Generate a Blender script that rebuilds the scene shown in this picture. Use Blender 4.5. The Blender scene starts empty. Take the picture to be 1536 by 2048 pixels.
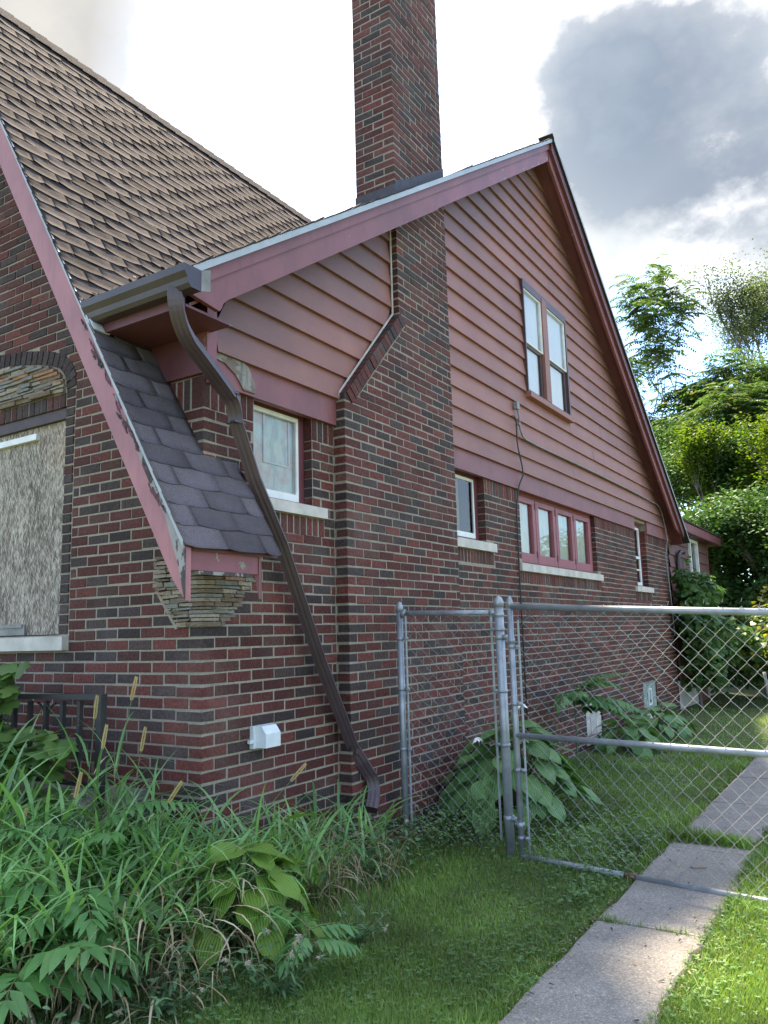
import bpy, math, random
import numpy as np
from mathutils import Vector, Matrix
R = math.radians
rnd = random.Random(7)
rng = np.random.default_rng(7)
scene = bpy.context.scene
col = scene.collection

# ------------------------------------------------------------------ camera
F_PX = 1575.8
yaw, pitch, roll = 0.56381, 0.15157, -0.02775
CAM = Vector((3.3047, -3.2598, 0.0))
cd = Vector((-math.sin(yaw)*math.cos(pitch), math.cos(yaw)*math.cos(pitch), math.sin(pitch)))
r0 = Vector((math.cos(yaw), math.sin(yaw), 0)); u0_ = r0.cross(cd)
cr = r0*math.cos(roll) + u0_*math.sin(roll); cu = -r0*math.sin(roll) + u0_*math.cos(roll)
cam_data = bpy.data.cameras.new('camera'); cam = bpy.data.objects.new('camera', cam_data); col.objects.link(cam)
m = Matrix((cr, cu, -cd)).transposed().to_4x4(); m.translation = CAM; cam.matrix_world = m
cam_data.sensor_fit = 'VERTICAL'; cam_data.sensor_height = 36; cam_data.lens = 36*F_PX/2048
cam_data.clip_start = 0.05; cam_data.clip_end = 3000
scene.camera = cam
def proj(p):
    v = Vector(p)-CAM; w = v.dot(cd)
    if w <= 0.01: return (-9999, -9999, w)
    return (768+F_PX*v.dot(cr)/w, 1024-F_PX*v.dot(cu)/w, w)
def raydir(px, py): return (cd*F_PX + cr*(px-768) + cu*(1024-py)).normalized()
def at_dist(px, py, y):      # the point on a sight line at world depth y
    d = raydir(px, py); t = (y-CAM.y)/d.y; return CAM + d*t

# ------------------------------------------------------------------ light
SUN_EL, SUN_AZ = 62.5, 40.0        # azimuth from +Y towards -X
sdir = Vector((-math.sin(R(SUN_AZ))*math.cos(R(SUN_EL)), math.cos(R(SUN_AZ))*math.cos(R(SUN_EL)), math.sin(R(SUN_EL))))
sun_data = bpy.data.lights.new('sun', 'SUN'); sun_data.energy = 2.0; sun_data.angle = R(4.0); sun_data.color = (1.0, .93, .82)
sun = bpy.data.objects.new('sun', sun_data); col.objects.link(sun)
sun.rotation_euler = sdir.to_track_quat('Z', 'Y').to_euler(); sun.location = (0, 0, 30)

world = bpy.data.worlds.new('World'); scene.world = world; world.use_nodes = True
wt = world.node_tree; wt.nodes.clear()
def N(t, typ, **kw):
    n = t.nodes.new(typ)
    for k, v in kw.items():
        if k.startswith('i_'):
            key = k[2:]; key = int(key) if key.isdigit() else key
            n.inputs[key].default_value = v
        else: setattr(n, k, v)
    return n
def math_n(t, op, a, b=None, c=None, clamp=False):
    n = t.nodes.new('ShaderNodeMath'); n.operation = op; n.use_clamp = clamp
    for i, v in enumerate((a, b, c)):
        if v is None: continue
        if isinstance(v, (int, float)): n.inputs[i].default_value = v
        else: t.links.new(v, n.inputs[i])
    return n.outputs[0]
def ramp(t, fac, stops, interp='LINEAR'):
    n = t.nodes.new('ShaderNodeValToRGB'); n.color_ramp.interpolation = interp
    els = n.color_ramp.elements
    while len(els) < len(stops): els.new(0.5)
    for e, (p, c) in zip(els, stops):
        e.position = p; e.color = (c, c, c, 1) if isinstance(c, (int, float)) else (*c, 1)
    t.links.new(fac, n.inputs[0]); return n.outputs[0]
def mixc(t, fac, a, b, mode='MIX'):
    n = t.nodes.new('ShaderNodeMix'); n.data_type = 'RGBA'; n.blend_type = mode
    for s, v in ((0, fac), (6, a), (7, b)):
        if isinstance(v, (int, float)): n.inputs[s].default_value = v
        elif isinstance(v, tuple): n.inputs[s].default_value = (*v, 1)
        else: t.links.new(v, n.inputs[s])
    return n.outputs[2]

sky = N(wt, 'ShaderNodeTexSky', sky_type='NISHITA', sun_disc=False, sun_elevation=R(SUN_EL), sun_rotation=R(-SUN_AZ), altitude=200, air_density=1.0, dust_density=1.2, ozone_density=1.0)
tc = N(wt, 'ShaderNodeTexCoord')
nrm = N(wt, 'ShaderNodeVectorMath', operation='NORMALIZE'); wt.links.new(tc.outputs['Generated'], nrm.inputs[0])
D = nrm.outputs[0]
def dotd(v):
    n = N(wt, 'ShaderNodeVectorMath', operation='DOT_PRODUCT'); wt.links.new(D, n.inputs[0]); n.inputs[1].default_value = tuple(v); return n.outputs['Value']
def wnoise(scale, detail, off=(0, 0, 0), rough=.55, dist=0.0):
    mp = N(wt, 'ShaderNodeMapping'); mp.inputs['Location'].default_value = off; mp.inputs['Scale'].default_value = (1, 1, 1.5)
    wt.links.new(D, mp.inputs[0])
    n = N(wt, 'ShaderNodeTexNoise', i_Scale=scale, i_Detail=detail, i_Roughness=rough, i_Distortion=dist); wt.links.new(mp.outputs[0], n.inputs['Vector']); return n.outputs['Fac']
# broken cloud over the whole sky, bright towards the hidden sun (forward scattering), greyer in thick middles
sund = dotd(sdir)
aur = math_n(wt, 'POWER', math_n(wt, 'MAXIMUM', sund, 0.0), 13.0)
n1 = wnoise(2.3, 7, (3.1, 1.2, .4))
veil = ramp(wt, n1, [(.40, 0), (.64, 1)])
n2 = wnoise(3.6, 5, (.3, 5.2, 1.7), .5)
n3 = wnoise(9.0, 8, (1.3, 2.2, .7), .6)
ns = math_n(wt, 'ADD', math_n(wt, 'MULTIPLY', n2, .62), math_n(wt, 'MULTIPLY', n3, .38))
nd = math_n(wt, 'SUBTRACT', ns, .5)
def blob(px, py, amp): return math_n(wt, 'ADD', dotd(raydir(px, py)), math_n(wt, 'MULTIPLY', nd, amp))
b1 = math_n(wt, 'MAXIMUM', blob(1320, 200, .042), math_n(wt, 'SUBTRACT', blob(1455, 330, .042), .0005))      # one thick cumulus of two heaps
core = ramp(wt, b1, [(.9902, 0), (.9948, .85), (.999, 1)], 'EASE')
edge = ramp(wt, b1, [(.9835, 0), (.9905, 1)], 'EASE')
b2 = blob(-30, -20, .03); core2 = ramp(wt, b2, [(.977, 0), (.991, 1)], 'EASE')
b3 = math_n(wt, 'MAXIMUM', blob(1290, 450, .05), blob(1480, 440, .05))
core3 = ramp(wt, b3, [(.990, 0), (.9985, .9)], 'EASE')
hz = ramp(wt, ns, [(.36, 0), (.66, 1)])
SKYM = mixc(wt, 1.0, sky.outputs[0], (0.21, 0.32, 0.45), 'MULTIPLY')
bright = mixc(wt, aur, (1.75, 1.8, 1.85), (3.6, 3.7, 3.7))
gap = ramp(wt, math_n(wt, 'MAXIMUM', blob(1380, 640, .03), math_n(wt, 'MAXIMUM', blob(1550, -30, .03), math_n(wt, 'SUBTRACT', blob(1040, 60, .03), .004))), [(.975, 1), (.994, .12)], 'EASE')
c = mixc(wt, math_n(wt, 'MULTIPLY', math_n(wt, 'MULTIPLY', veil, .6), gap), SKYM, bright)
c = mixc(wt, math_n(wt, 'MULTIPLY', aur, .9), c, (2.8, 2.95, 3.0))
c = mixc(wt, math_n(wt, 'MULTIPLY', edge, .85), c, (1.5, 1.53, 1.56))
c = mixc(wt, core3, c, mixc(wt, hz, (.38, .48, .63), (.70, .80, .92)))
c = mixc(wt, core, c, mixc(wt, hz, (.135, .20, .325), (.29, .385, .54)))
c = mixc(wt, core2, c, mixc(wt, hz, (.42, .46, .53), (.62, .66, .72)))
bg = N(wt, 'ShaderNodeBackground', i_Strength=0.15); wt.links.new(c, bg.inputs[0])
wo = N(wt, 'ShaderNodeOutputWorld'); wt.links.new(bg.outputs[0], wo.inputs[0])
scene.view_settings.view_transform = 'Standard'; scene.view_settings.look = 'None'
scene.view_settings.exposure = 3.35; scene.view_settings.gamma = 1; scene.view_settings.use_curve_mapping = False
scene.view_settings.use_white_balance = True; scene.view_settings.white_balance_temperature = 7900; scene.view_settings.white_balance_tint = 10
scene.render.engine = 'CYCLES'
scene.cycles.max_bounces = 8; scene.cycles.transparent_max_bounces = 12
scene.cycles.use_denoising = True

# ------------------------------------------------------------------ materials
def new_mat(name):
    mt = bpy.data.materials.new(name); mt.use_nodes = True
    t = mt.node_tree; b = t.nodes['Principled BSDF']; return mt, t, b
def obj_noise(t, scale, detail=5, rough=.55, vec=None, stretch=None, coord='Object'):
    tcn = N(t, 'ShaderNodeTexCoord'); v = tcn.outputs[coord]
    if stretch:
        mp = N(t, 'ShaderNodeMapping'); mp.inputs['Scale'].default_value = stretch; t.links.new(v, mp.inputs[0]); v = mp.outputs[0]
    n = N(t, 'ShaderNodeTexNoise', i_Scale=scale, i_Detail=detail, i_Roughness=rough); t.links.new(v, n.inputs['Vector']); return n.outputs['Fac']
def world_noise(t, scale, detail=5, rough=.55, stretch=None):
    g = N(t, 'ShaderNodeNewGeometry'); v = g.outputs['Position']
    if stretch:
        mp = N(t, 'ShaderNodeMapping'); mp.inputs['Scale'].default_value = stretch; t.links.new(v, mp.inputs[0]); v = mp.outputs[0]
    n = N(t, 'ShaderNodeTexNoise', i_Scale=scale, i_Detail=detail, i_Roughness=rough); t.links.new(v, n.inputs['Vector']); return n.outputs['Fac']
def bump(t, b, h, strength, dist=.01):
    n = N(t, 'ShaderNodeBump', i_Strength=strength, i_Distance=dist); t.links.new(h, n.inputs['Height']); t.links.new(n.outputs[0], b.inputs['Normal'])
def simple(name, colr, rough=.7, var=.25, scale=8, bmp=0.2, bscale=60, metal=0, spec=.5):
    mt, t, b = new_mat(name)
    n = world_noise(t, scale, 6)
    lo = tuple(x*(1-var) for x in colr); hi = tuple(min(1, x*(1+var)) for x in colr)
    t.links.new(ramp(t, n, [(.3, lo), (.7, hi)]), b.inputs['Base Color'])
    b.inputs['Roughness'].default_value = rough; b.inputs['Metallic'].default_value = metal; b.inputs['Specular IOR Level'].default_value = spec
    if bmp: bump(t, b, world_noise(t, bscale, 4), bmp, .004)
    return mt
def brick_mat(name, colr):
    mt, t, b = new_mat(name)
    n = world_noise(t, 55, 6, .7); n2 = world_noise(t, 3, 3); n3 = world_noise(t, 170, 3, .7, (1, 1, .35))
    c1 = ramp(t, n, [(.28, tuple(x*.42 for x in colr)), (.5, colr), (.72, tuple(x*1.55+.008 for x in colr))])
    oi = N(t, 'ShaderNodeObjectInfo'); gi = N(t, 'ShaderNodeNewGeometry')
    rv = math_n(t, 'FRACT', math_n(t, 'ADD', oi.outputs['Random'], gi.outputs['Random Per Island']))
    c2 = mixc(t, 1.0, c1, ramp(t, rv, [(0, .75), (1, 1.25)]), 'MULTIPLY')
    c3 = mixc(t, math_n(t, 'MULTIPLY', ramp(t, n2, [(.5, 0), (.75, 1)]), .22), c2, (.16, .13, .115))
    c3 = mixc(t, 1.0, c3, ramp(t, world_noise(t, .9, 6, .6), [(.3, .72), (.7, 1.22)]), 'MULTIPLY')
    t.links.new(c3, b.inputs['Base Color']); b.inputs['Roughness'].default_value = .8; b.inputs['Specular IOR Level'].default_value = .3
    bump(t, b, math_n(t, 'ADD', n, n3), .8, .006); return mt
BR = [brick_mat('brick_red', (0.127, 0.033, 0.025)), brick_mat('brick_deep_red', (0.102, 0.027, 0.022)), brick_mat('brick_maroon', (0.083, 0.029, 0.023)),
      brick_mat('brick_brown', (0.104, 0.042, 0.031)), brick_mat('brick_charcoal', (0.050, 0.032, 0.029)), brick_mat('brick_umber', (0.064, 0.039, 0.034)), brick_mat('brick_slate', (0.057, 0.038, 0.036))]
BW = [24, 26, 16, 8, 12, 9, 6]
def bcol(dark=0):
    if dark: return rnd.choice([4, 4, 5, 6, 6, 4, 2])
    return rnd.choices(range(7), BW)[0]
M = {}
mt, t, b = new_mat('mortar'); n = world_noise(t, 40, 5, .65); n2 = world_noise(t, 2.2, 4)
t.links.new(mixc(t, ramp(t, n2, [(.35, 0), (.7, 1)]), ramp(t, n, [(.3, (0.249, 0.204, 0.150)), (.75, (0.365, 0.308, 0.232))]), ramp(t, n, [(.3, (0.192, 0.163, 0.125)), (.75, (0.317, 0.268, 0.208))])), b.inputs['Base Color'])
b.inputs['Roughness'].default_value = .95; bump(t, b, n, .6, .004); M['mortar'] = mt

def peel_mat(name, paint, under, amount, rough=.55, streak=(1, 1, 1)):
    mt, t, b = new_mat(name)
    n = world_noise(t, 7, 8, .62, streak); big = world_noise(t, 1.3, 4)
    mask = ramp(t, math_n(t, 'ADD', n, math_n(t, 'MULTIPLY', big, .35)), [(amount, 0), (amount+.012, 1)])
    shade = world_noise(t, 2.5, 6)
    pc = ramp(t, shade, [(.3, tuple(x*.78 for x in paint)), (.7, tuple(x*1.15 for x in paint))])
    grime = world_noise(t, 22, 4, .6, (1, 1, .25))
    pc = mixc(t, math_n(t, 'MULTIPLY', ramp(t, grime, [(.5, 0), (.8, 1)]), .35), pc, tuple(x*.45 for x in paint))
    uc = ramp(t, world_noise(t, 30, 5, .6, (1, 1, .2)), [(.35, tuple(x*.45 for x in under)), (.65, under)])
    t.links.new(mixc(t, mask, pc, uc), b.inputs['Base Color'])
    b.inputs['Roughness'].default_value = rough
    h = math_n(t, 'ADD', math_n(t, 'MULTIPLY', mask, -.6), math_n(t, 'MULTIPLY', n, .25)); bump(t, b, h, .7, .006)
    return mt
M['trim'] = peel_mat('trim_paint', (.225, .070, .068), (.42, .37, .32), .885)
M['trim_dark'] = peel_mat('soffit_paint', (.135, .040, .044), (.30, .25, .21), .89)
M['rake'] = peel_mat('rake_paint', (.36, .135, .14), (.30, .24, .22), .915)
M['rake_bare'] = peel_mat('bare_board', (.30, .27, .25), (.09, .075, .068), .66, .85, (1, 1, .4))
M['rotten'] = peel_mat('rotten_wood', (.20, .13, .105), (.30, .26, .22), .60, .8, (1, .3, 1))
M['trim_bad'] = peel_mat('peeled_trim_paint', (.25, .075, .085), (.40, .34, .26), .80)
M['frame'] = peel_mat('window_frame_paint', (.175, .046, .054), (.45, .40, .36), .93)
M['casement'] = peel_mat('casement_paint', (.30, .085, .095), (.50, .44, .38), .90)
# lap siding: chalky rose paint, finely grained along the board
mt, t, b = new_mat('siding_paint')
n = world_noise(t, 2.0, 5); n2 = world_noise(t, 26, 5, .6, (0.912, 0.086, 0.608)); n3 = world_noise(t, .7, 3)
cc = ramp(t, n, [(.3, (0.251, 0.097, 0.071)), (.7, (0.306, 0.124, 0.088))])
cc = mixc(t, math_n(t, 'MULTIPLY', ramp(t, n2, [(.45, 0), (.75, 1)]), .22), cc, (0.164, 0.059, 0.045))
cc = mixc(t, math_n(t, 'MULTIPLY', ramp(t, n3, [(.5, 0), (.72, 1)]), .3), cc, (0.315, 0.129, 0.090))
oi = N(t, 'ShaderNodeObjectInfo'); cc = mixc(t, 1.0, cc, ramp(t, oi.outputs['Random'], [(0, .9), (1, 1.1)]), 'MULTIPLY')
# soot and mildew gathered where the boards meet the roof: stain with a shape of its own
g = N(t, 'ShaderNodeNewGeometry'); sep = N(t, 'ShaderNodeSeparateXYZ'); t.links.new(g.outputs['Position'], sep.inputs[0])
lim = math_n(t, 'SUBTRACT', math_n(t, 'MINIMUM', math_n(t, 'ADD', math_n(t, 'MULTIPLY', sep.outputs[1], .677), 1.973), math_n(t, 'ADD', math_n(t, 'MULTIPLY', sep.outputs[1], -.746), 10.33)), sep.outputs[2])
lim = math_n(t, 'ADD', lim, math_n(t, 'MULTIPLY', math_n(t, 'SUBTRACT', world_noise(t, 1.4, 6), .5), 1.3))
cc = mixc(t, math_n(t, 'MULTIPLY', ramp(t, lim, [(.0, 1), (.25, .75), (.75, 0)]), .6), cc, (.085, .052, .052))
t.links.new(cc, b.inputs['Base Color']); b.inputs['Roughness'].default_value = .62; bump(t, b, n2, .25, .003); M['siding'] = mt

M['limestone'] = simple('limestone', (.52, .47, .41), .9, .2, 6, .4, 60)
M['drip'] = simple('drip_edge_metal', (.34, .355, .36), .45, .15, 5, .1, 40)
M['gutter'] = simple('gutter_brown', (.052, .033, .034), .38, .2, 5, .08, 40)
M['downspout'] = simple('downspout_brown', (.064, .039, .043), .36, .2, 5, .08, 40)
M['flash'] = simple('flashing_metal', (.55, .57, .58), .4, .2, 20, .3, 50)
M['lead'] = simple('lead_flashing', (.045, .040, .043), .6, .3, 14, .4, 40)
M['white'] = simple('white_frame', (.72, .70, .66), .5, .12, 8, .1, 60)
M['plastic'] = simple('outlet_plastic', (.62, .66, .66), .35, .08, 20, .05, 60)
M['dark_trim'] = simple('dark_window_trim', (.075, .036, .033), .5, .2, 8, .1, 60)
M['lintel'] = simple('rusty_lintel', (.055, .030, .028), .6, .35, 8, .3, 40)
M['cable'] = simple('cable_rubber', (.03, .026, .028), .6, .2, 8, 0)
M['conduit'] = simple('grey_conduit', (.20, .19, .18), .55, .3, 9, .1, 50)
M['dark'] = simple('dark_interior', (.012, .011, .011), .9, .2, 3, 0)
M['curtain'] = simple('curtain_cloth', (.78, .76, .68), .9, .10, 4, .5, 12)
M['olive_cloth'] = simple('olive_curtain_cloth', (.22, .20, .11), .9, .4, 6, .5, 12)
M['blind'] = simple('pale_blind', (.86, .88, .90), .8, .06, 1.2, .2, 12)
M['iron'] = simple('black_iron', (.018, .016, .018), .5, .3, 20, .3, 80)
M['pipe'] = simple('black_drain_pipe', (.022, .023, .027), .3, .2, 20, .1, 80)
M['twig'] = simple('dead_twig', (.16, .11, .075), .85, .4, 20, .3, 80)
M['bark'] = simple('tree_bark', (.13, .11, .095), .9, .4, 6, .8, 20)
M['litter'] = simple('roof_litter', (.055, .045, .04), .95, .6, 30, .6, 60)
# printed bed sheet hung in the near window
mt, t, b = new_mat('printed_sheet'); n = world_noise(t, 5.5, 5); n2 = world_noise(t, 14, 4, .6, (1, 1, .3))
t.links.new(mixc(t, ramp(t, n2, [(.55, 0), (.62, .6)]), ramp(t, n, [(.35, (.78, .75, .63)), (.5, (.68, .74, .70)), (.62, (.72, .52, .48)), (.75, (.82, .78, .66))]), (.44, .50, .52)), b.inputs['Base Color']); b.inputs['Roughness'].default_value = .9; M['sheet'] = mt
# shingles
def shingle_mat(name, a, bb, cdk):
    mt, t, b = new_mat(name)
    n = world_noise(t, 260, 3, .8); n2 = world_noise(t, 3.2, 5); oi = N(t, 'ShaderNodeObjectInfo')
    cc = ramp(t, n, [(.3, cdk), (.5, a), (.72, bb)])
    cc = mixc(t, 1.0, cc, ramp(t, math_n(t, 'ADD', math_n(t, 'MULTIPLY', oi.outputs['Random'], .5), math_n(t, 'MULTIPLY', n2, .7)), [(.25, .66), (.9, 1.35)]), 'MULTIPLY')
    t.links.new(cc, b.inputs['Base Color']); b.inputs['Roughness'].default_value = 1.0; b.inputs['Specular IOR Level'].default_value = .04
    bump(t, b, n, .9, .004); return mt
M['shingle_brown'] = shingle_mat('weathered_brown_shingle', (.048, .042, .044), (.090, .078, .078), (.027, .025, .027))
M['shingle_grey'] = shingle_mat('grey_asphalt_shingle', (.120, .100, .104), (.235, .200, .204), (.045, .040, .043))
M['felt'] = simple('roof_felt', (.03, .028, .03), .95, .3, 10, .3, 40)
# split stone
def stone_mat(name, colr):
    mt, t, b = new_mat(name); n = world_noise(t, 34, 7, .7, (1, 1, 2.2)); n2 = world_noise(t, 7, 4)
    t.links.new(mixc(t, ramp(t, n2, [(.5, 0), (.75, .5)]), ramp(t, n, [(.3, tuple(x*.45 for x in colr)), (.6, colr), (.8, tuple(min(1, x*1.3) for x in colr))]), (.2, .18, .15)), b.inputs['Base Color'])
    b.inputs['Roughness'].default_value = .92; bump(t, b, n, 1.0, .012); return mt
ST = [stone_mat('tan_stone', (.33, .25, .18)), stone_mat('grey_stone', (.26, .245, .21)), stone_mat('brown_stone', (.22, .155, .105)), stone_mat('orange_stone', (.42, .21, .12)), stone_mat('buff_stone', (.40, .32, .24))]
# weathered oriented strand board
mt, t, b = new_mat('weathered_strand_board')
g = N(t, 'ShaderNodeNewGeometry')
def osb_layer(rot, sc):
    mp = N(t, 'ShaderNodeMapping'); mp.inputs['Rotation'].default_value = (0, rot, 0); t.links.new(g.outputs['Position'], mp.inputs[0])
    mp2 = N(t, 'ShaderNodeMapping'); mp2.inputs['Scale'].default_value = sc; t.links.new(mp.outputs[0], mp2.inputs[0])
    v = N(t, 'ShaderNodeTexVoronoi', i_Scale=1.0, i_Randomness=1.0); t.links.new(mp2.outputs[0], v.inputs['Vector'])
    s = N(t, 'ShaderNodeSeparateColor'); t.links.new(v.outputs['Color'], s.inputs[0]); return s.outputs[0], v.outputs['Distance']
a1, d1 = osb_layer(.18, (150, 1, 24)); a2, d2 = osb_layer(-.42, (115, 1, 20)); a3, d3 = osb_layer(.75, (165, 1, 34))
v = math_n(t, 'ADD', math_n(t, 'MULTIPLY', math_n(t, 'SUBTRACT', world_noise(t, 4, 5, .6, (1, 1, .4)), .5), .5), math_n(t, 'ADD', math_n(t, 'MULTIPLY', a1, .4), math_n(t, 'ADD', math_n(t, 'MULTIPLY', a2, .35), math_n(t, 'MULTIPLY', a3, .25))))
grey = ramp(t, v, [(.2, (0.088, 0.065, 0.049)), (.4, (0.206, 0.162, 0.126)), (.6, (0.340, 0.280, 0.225)), (.82, (0.536, 0.461, 0.383))])
tan = ramp(t, v, [(.2, (.16, .10, .06)), (.45, (.36, .24, .14)), (.8, (.55, .40, .27))])
sep = N(t, 'ShaderNodeSeparateXYZ'); t.links.new(g.outputs['Position'], sep.inputs[0])
fade = ramp(t, math_n(t, 'ADD', math_n(t, 'MULTIPLY', sep.outputs[2], .55), math_n(t, 'ADD', math_n(t, 'MULTIPLY', sep.outputs[0], .35), math_n(t, 'MULTIPLY', world_noise(t, 2.5, 4), .6))), [(.42, 0), (.85, .9)])
t.links.new(mixc(t, fade, grey, tan), b.inputs['Base Color']); b.inputs['Roughness'].default_value = .9; bump(t, b, v, .9, .006); M['osb'] = mt
# concrete walk with showing pebbles
mt, t, b = new_mat('worn_concrete')
g = N(t, 'ShaderNodeNewGeometry'); v = N(t, 'ShaderNodeTexVoronoi', i_Scale=150.0); t.links.new(g.outputs['Position'], v.inputs['Vector'])
s = N(t, 'ShaderNodeSeparateColor'); t.links.new(v.outputs['Color'], s.inputs[0])
n = world_noise(t, 3, 7, .65); n2 = world_noise(t, 200, 3, .8); st = world_noise(t, 1.1, 5, .6)
peb = ramp(t, s.outputs[0], [(0, (0.144, 0.127, 0.109)), (.45, (0.259, 0.236, 0.209)), (.72, (0.322, 0.291, 0.251)), (.93, (0.414, 0.380, 0.322)), (1, (0.575, 0.517, 0.443))])
cc = mixc(t, math_n(t, 'MULTIPLY', ramp(t, n2, [(.35, 0), (.6, 1)]), .75), peb, (.235, .215, .192))
cc = mixc(t, 1.0, cc, ramp(t, n, [(.3, .72), (.7, 1.12)]), 'MULTIPLY')
cc = mixc(t, math_n(t, 'MULTIPLY', ramp(t, st, [(.52, 0), (.7, 1)]), .4), cc, (.15, .135, .115))
t.links.new(cc, b.inputs['Base Color']); b.inputs['Roughness'].default_value = .95; bump(t, b, math_n(t, 'ADD', s.outputs[0], n2), .8, .006); M['concrete'] = mt
M['galv'] = simple('galvanised_pipe', (.30, .32, .335), .42, .28, 9, .15, 60, metal=.35)
M['wire'] = simple('galvanised_wire', (.27, .285, .29), .5, .2, 9, 0, 60, metal=.3)
M['rust'] = simple('rusty_patch', (.10, .05, .035), .8, .4, 30, .3, 60)
mt, t, b = new_mat('soil_and_thatch'); n = world_noise(t, 9, 7, .65); n2 = world_noise(t, 60, 4, .7)
t.links.new(mixc(t, math_n(t, 'MULTIPLY', n2, .6), ramp(t, n, [(.3, (.055, .075, .024)), (.55, (.080, .105, .034)), (.78, (.15, .125, .07))]), (.065, .085, .035)), b.inputs['Base Color']); b.inputs['Roughness'].default_value = 1; bump(t, b, n2, 1, .02); M['ground'] = mt
# foliage
def leaf_mat(name, cols, trans=.35, rough=.5, ribs=False, var=.4, spec=.35):
    mt, t, b = new_mat(name); g = N(t, 'ShaderNodeNewGeometry'); oi = N(t, 'ShaderNodeObjectInfo')
    rv = math_n(t, 'FRACT', math_n(t, 'ADD', g.outputs['Random Per Island'], oi.outputs['Random']))
    k = len(cols); cc = ramp(t, rv, [(i/max(1, k-1), cl) for i, cl in enumerate(cols)])
    big = world_noise(t, 1.6, 4); cc = mixc(t, 1.0, cc, ramp(t, big, [(.3, 1-var), (.7, 1+var)]), 'MULTIPLY')
    if ribs:
        uv = N(t, 'ShaderNodeUVMap'); sp = N(t, 'ShaderNodeSeparateXYZ'); t.links.new(uv.outputs[0], sp.inputs[0])
        wv = math_n(t, 'SINE', math_n(t, 'MULTIPLY', sp.outputs[0], 52.0)); wv = math_n(t, 'MULTIPLY', math_n(t, 'ADD', wv, 1.0), .5)
        cc = mixc(t, math_n(t, 'MULTIPLY', math_n(t, 'POWER', wv, 3.0), .55), cc, tuple(min(1, x*1.7+.01) for x in cols[0]))
        bump(t, b, wv, .8, .004)
    t.links.new(cc, b.inputs['Base Color']); b.inputs['Roughness'].default_value = rough; b.inputs['Specular IOR Level'].default_value = spec
    tr = N(t, 'ShaderNodeBsdfTranslucent'); tcol = mixc(t, 1.0, cc, (1.25, 1.35, .55), 'MULTIPLY'); t.links.new(tcol, tr.inputs[0])
    mx = N(t, 'ShaderNodeMixShader', i_0=trans); out = t.nodes['Material Output']
    t.links.new(b.outputs[0], mx.inputs[1]); t.links.new(tr.outputs[0], mx.inputs[2]); t.links.new(mx.outputs[0], out.inputs[0]); return mt
M['lawn'] = leaf_mat('lawn_grass', [(0.103, 0.184, 0.040), (0.131, 0.240, 0.048), (0.171, 0.278, 0.060), (0.245, 0.272, 0.110)], .35, .6)
M['clover'] = leaf_mat('clover', [(0.079, 0.162, 0.057), (0.106, 0.212, 0.068), (0.141, 0.254, 0.096)], .3, .55)
M['reed'] = leaf_mat('reed_blade', [(0.116, 0.255, 0.084), (0.153, 0.324, 0.104), (0.218, 0.408, 0.142), (0.193, 0.351, 0.154)], .3, .42)
M['straw'] = leaf_mat('dry_straw', [(0.280, 0.196, 0.105), (0.420, 0.316, 0.179), (0.532, 0.450, 0.308), (0.196, 0.120, 0.065)], .25, .7)
M['seed'] = leaf_mat('seed_head', [(0.480, 0.360, 0.180), (0.560, 0.440, 0.240)], .2, .8, var=.15)
M['hosta'] = leaf_mat('hosta_leaf', [(0.069, 0.158, 0.048), (0.094, 0.210, 0.061), (0.120, 0.239, 0.068)], .25, .38, ribs=True, var=.25)
M['hosta_pale'] = leaf_mat('pale_hosta_leaf', [(0.123, 0.221, 0.035), (0.150, 0.262, 0.040), (0.111, 0.198, 0.035)], .3, .4, ribs=True, var=.2)
M['sumac'] = leaf_mat('pinnate_leaf', [(0.074, 0.197, 0.061), (0.097, 0.242, 0.074), (0.082, 0.216, 0.054)], .3, .42, var=.25)
M['thistle'] = leaf_mat('thistle_leaf', [(0.061, 0.139, 0.063), (0.092, 0.182, 0.078), (0.122, 0.224, 0.112)], .25, .45)
M['fluff'] = leaf_mat('thistle_fluff', [(0.550, 0.460, 0.380), (0.420, 0.320, 0.250), (0.680, 0.600, 0.520)], .3, .9, var=.15)
M['grape'] = leaf_mat('grape_leaf', [(0.073, 0.145, 0.040), (0.099, 0.189, 0.051), (0.144, 0.239, 0.057)], .35, .42)
M['vine'] = leaf_mat('vine_leaf', [(0.043, 0.105, 0.031), (0.062, 0.140, 0.039), (0.099, 0.172, 0.050)], .35, .45)
M['vine_lit'] = leaf_mat('sunlit_vine_leaf', [(0.120, 0.168, 0.036), (0.264, 0.240, 0.036), (0.090, 0.144, 0.036), (0.360, 0.300, 0.060)], .45, .45)  # yellow of sunlight shining through, painted into the leaf colour
M['tree_a'] = leaf_mat('ailanthus_leaf', [(0.048, 0.109, 0.040), (0.065, 0.138, 0.052), (0.092, 0.152, 0.064), (0.129, 0.109, 0.055)], .35, .5, spec=.08)
M['tree_b'] = leaf_mat('small_tree_leaf', [(0.063, 0.093, 0.050), (0.082, 0.114, 0.063), (0.102, 0.135, 0.079)], .35, .5, spec=.08)
M['tree_c'] = leaf_mat('maple_leaf', [(0.032, 0.079, 0.029), (0.048, 0.108, 0.037), (0.071, 0.141, 0.044)], .25, .5, spec=.08)
M['tree_d'] = leaf_mat('sunlit_maple_leaf', [(0.081, 0.130, 0.019), (0.109, 0.163, 0.022), (0.059, 0.104, 0.019)], .45, .5, spec=.08)  # lit version of the maple leaf: sunlit lime put into its colour
M['stem'] = simple('green_stem', (.09, .12, .04), .7, .3, 9, 0)
M['petal'] = simple('white_petal', (.8, .8, .76), .6, .05, 9, 0)
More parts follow.
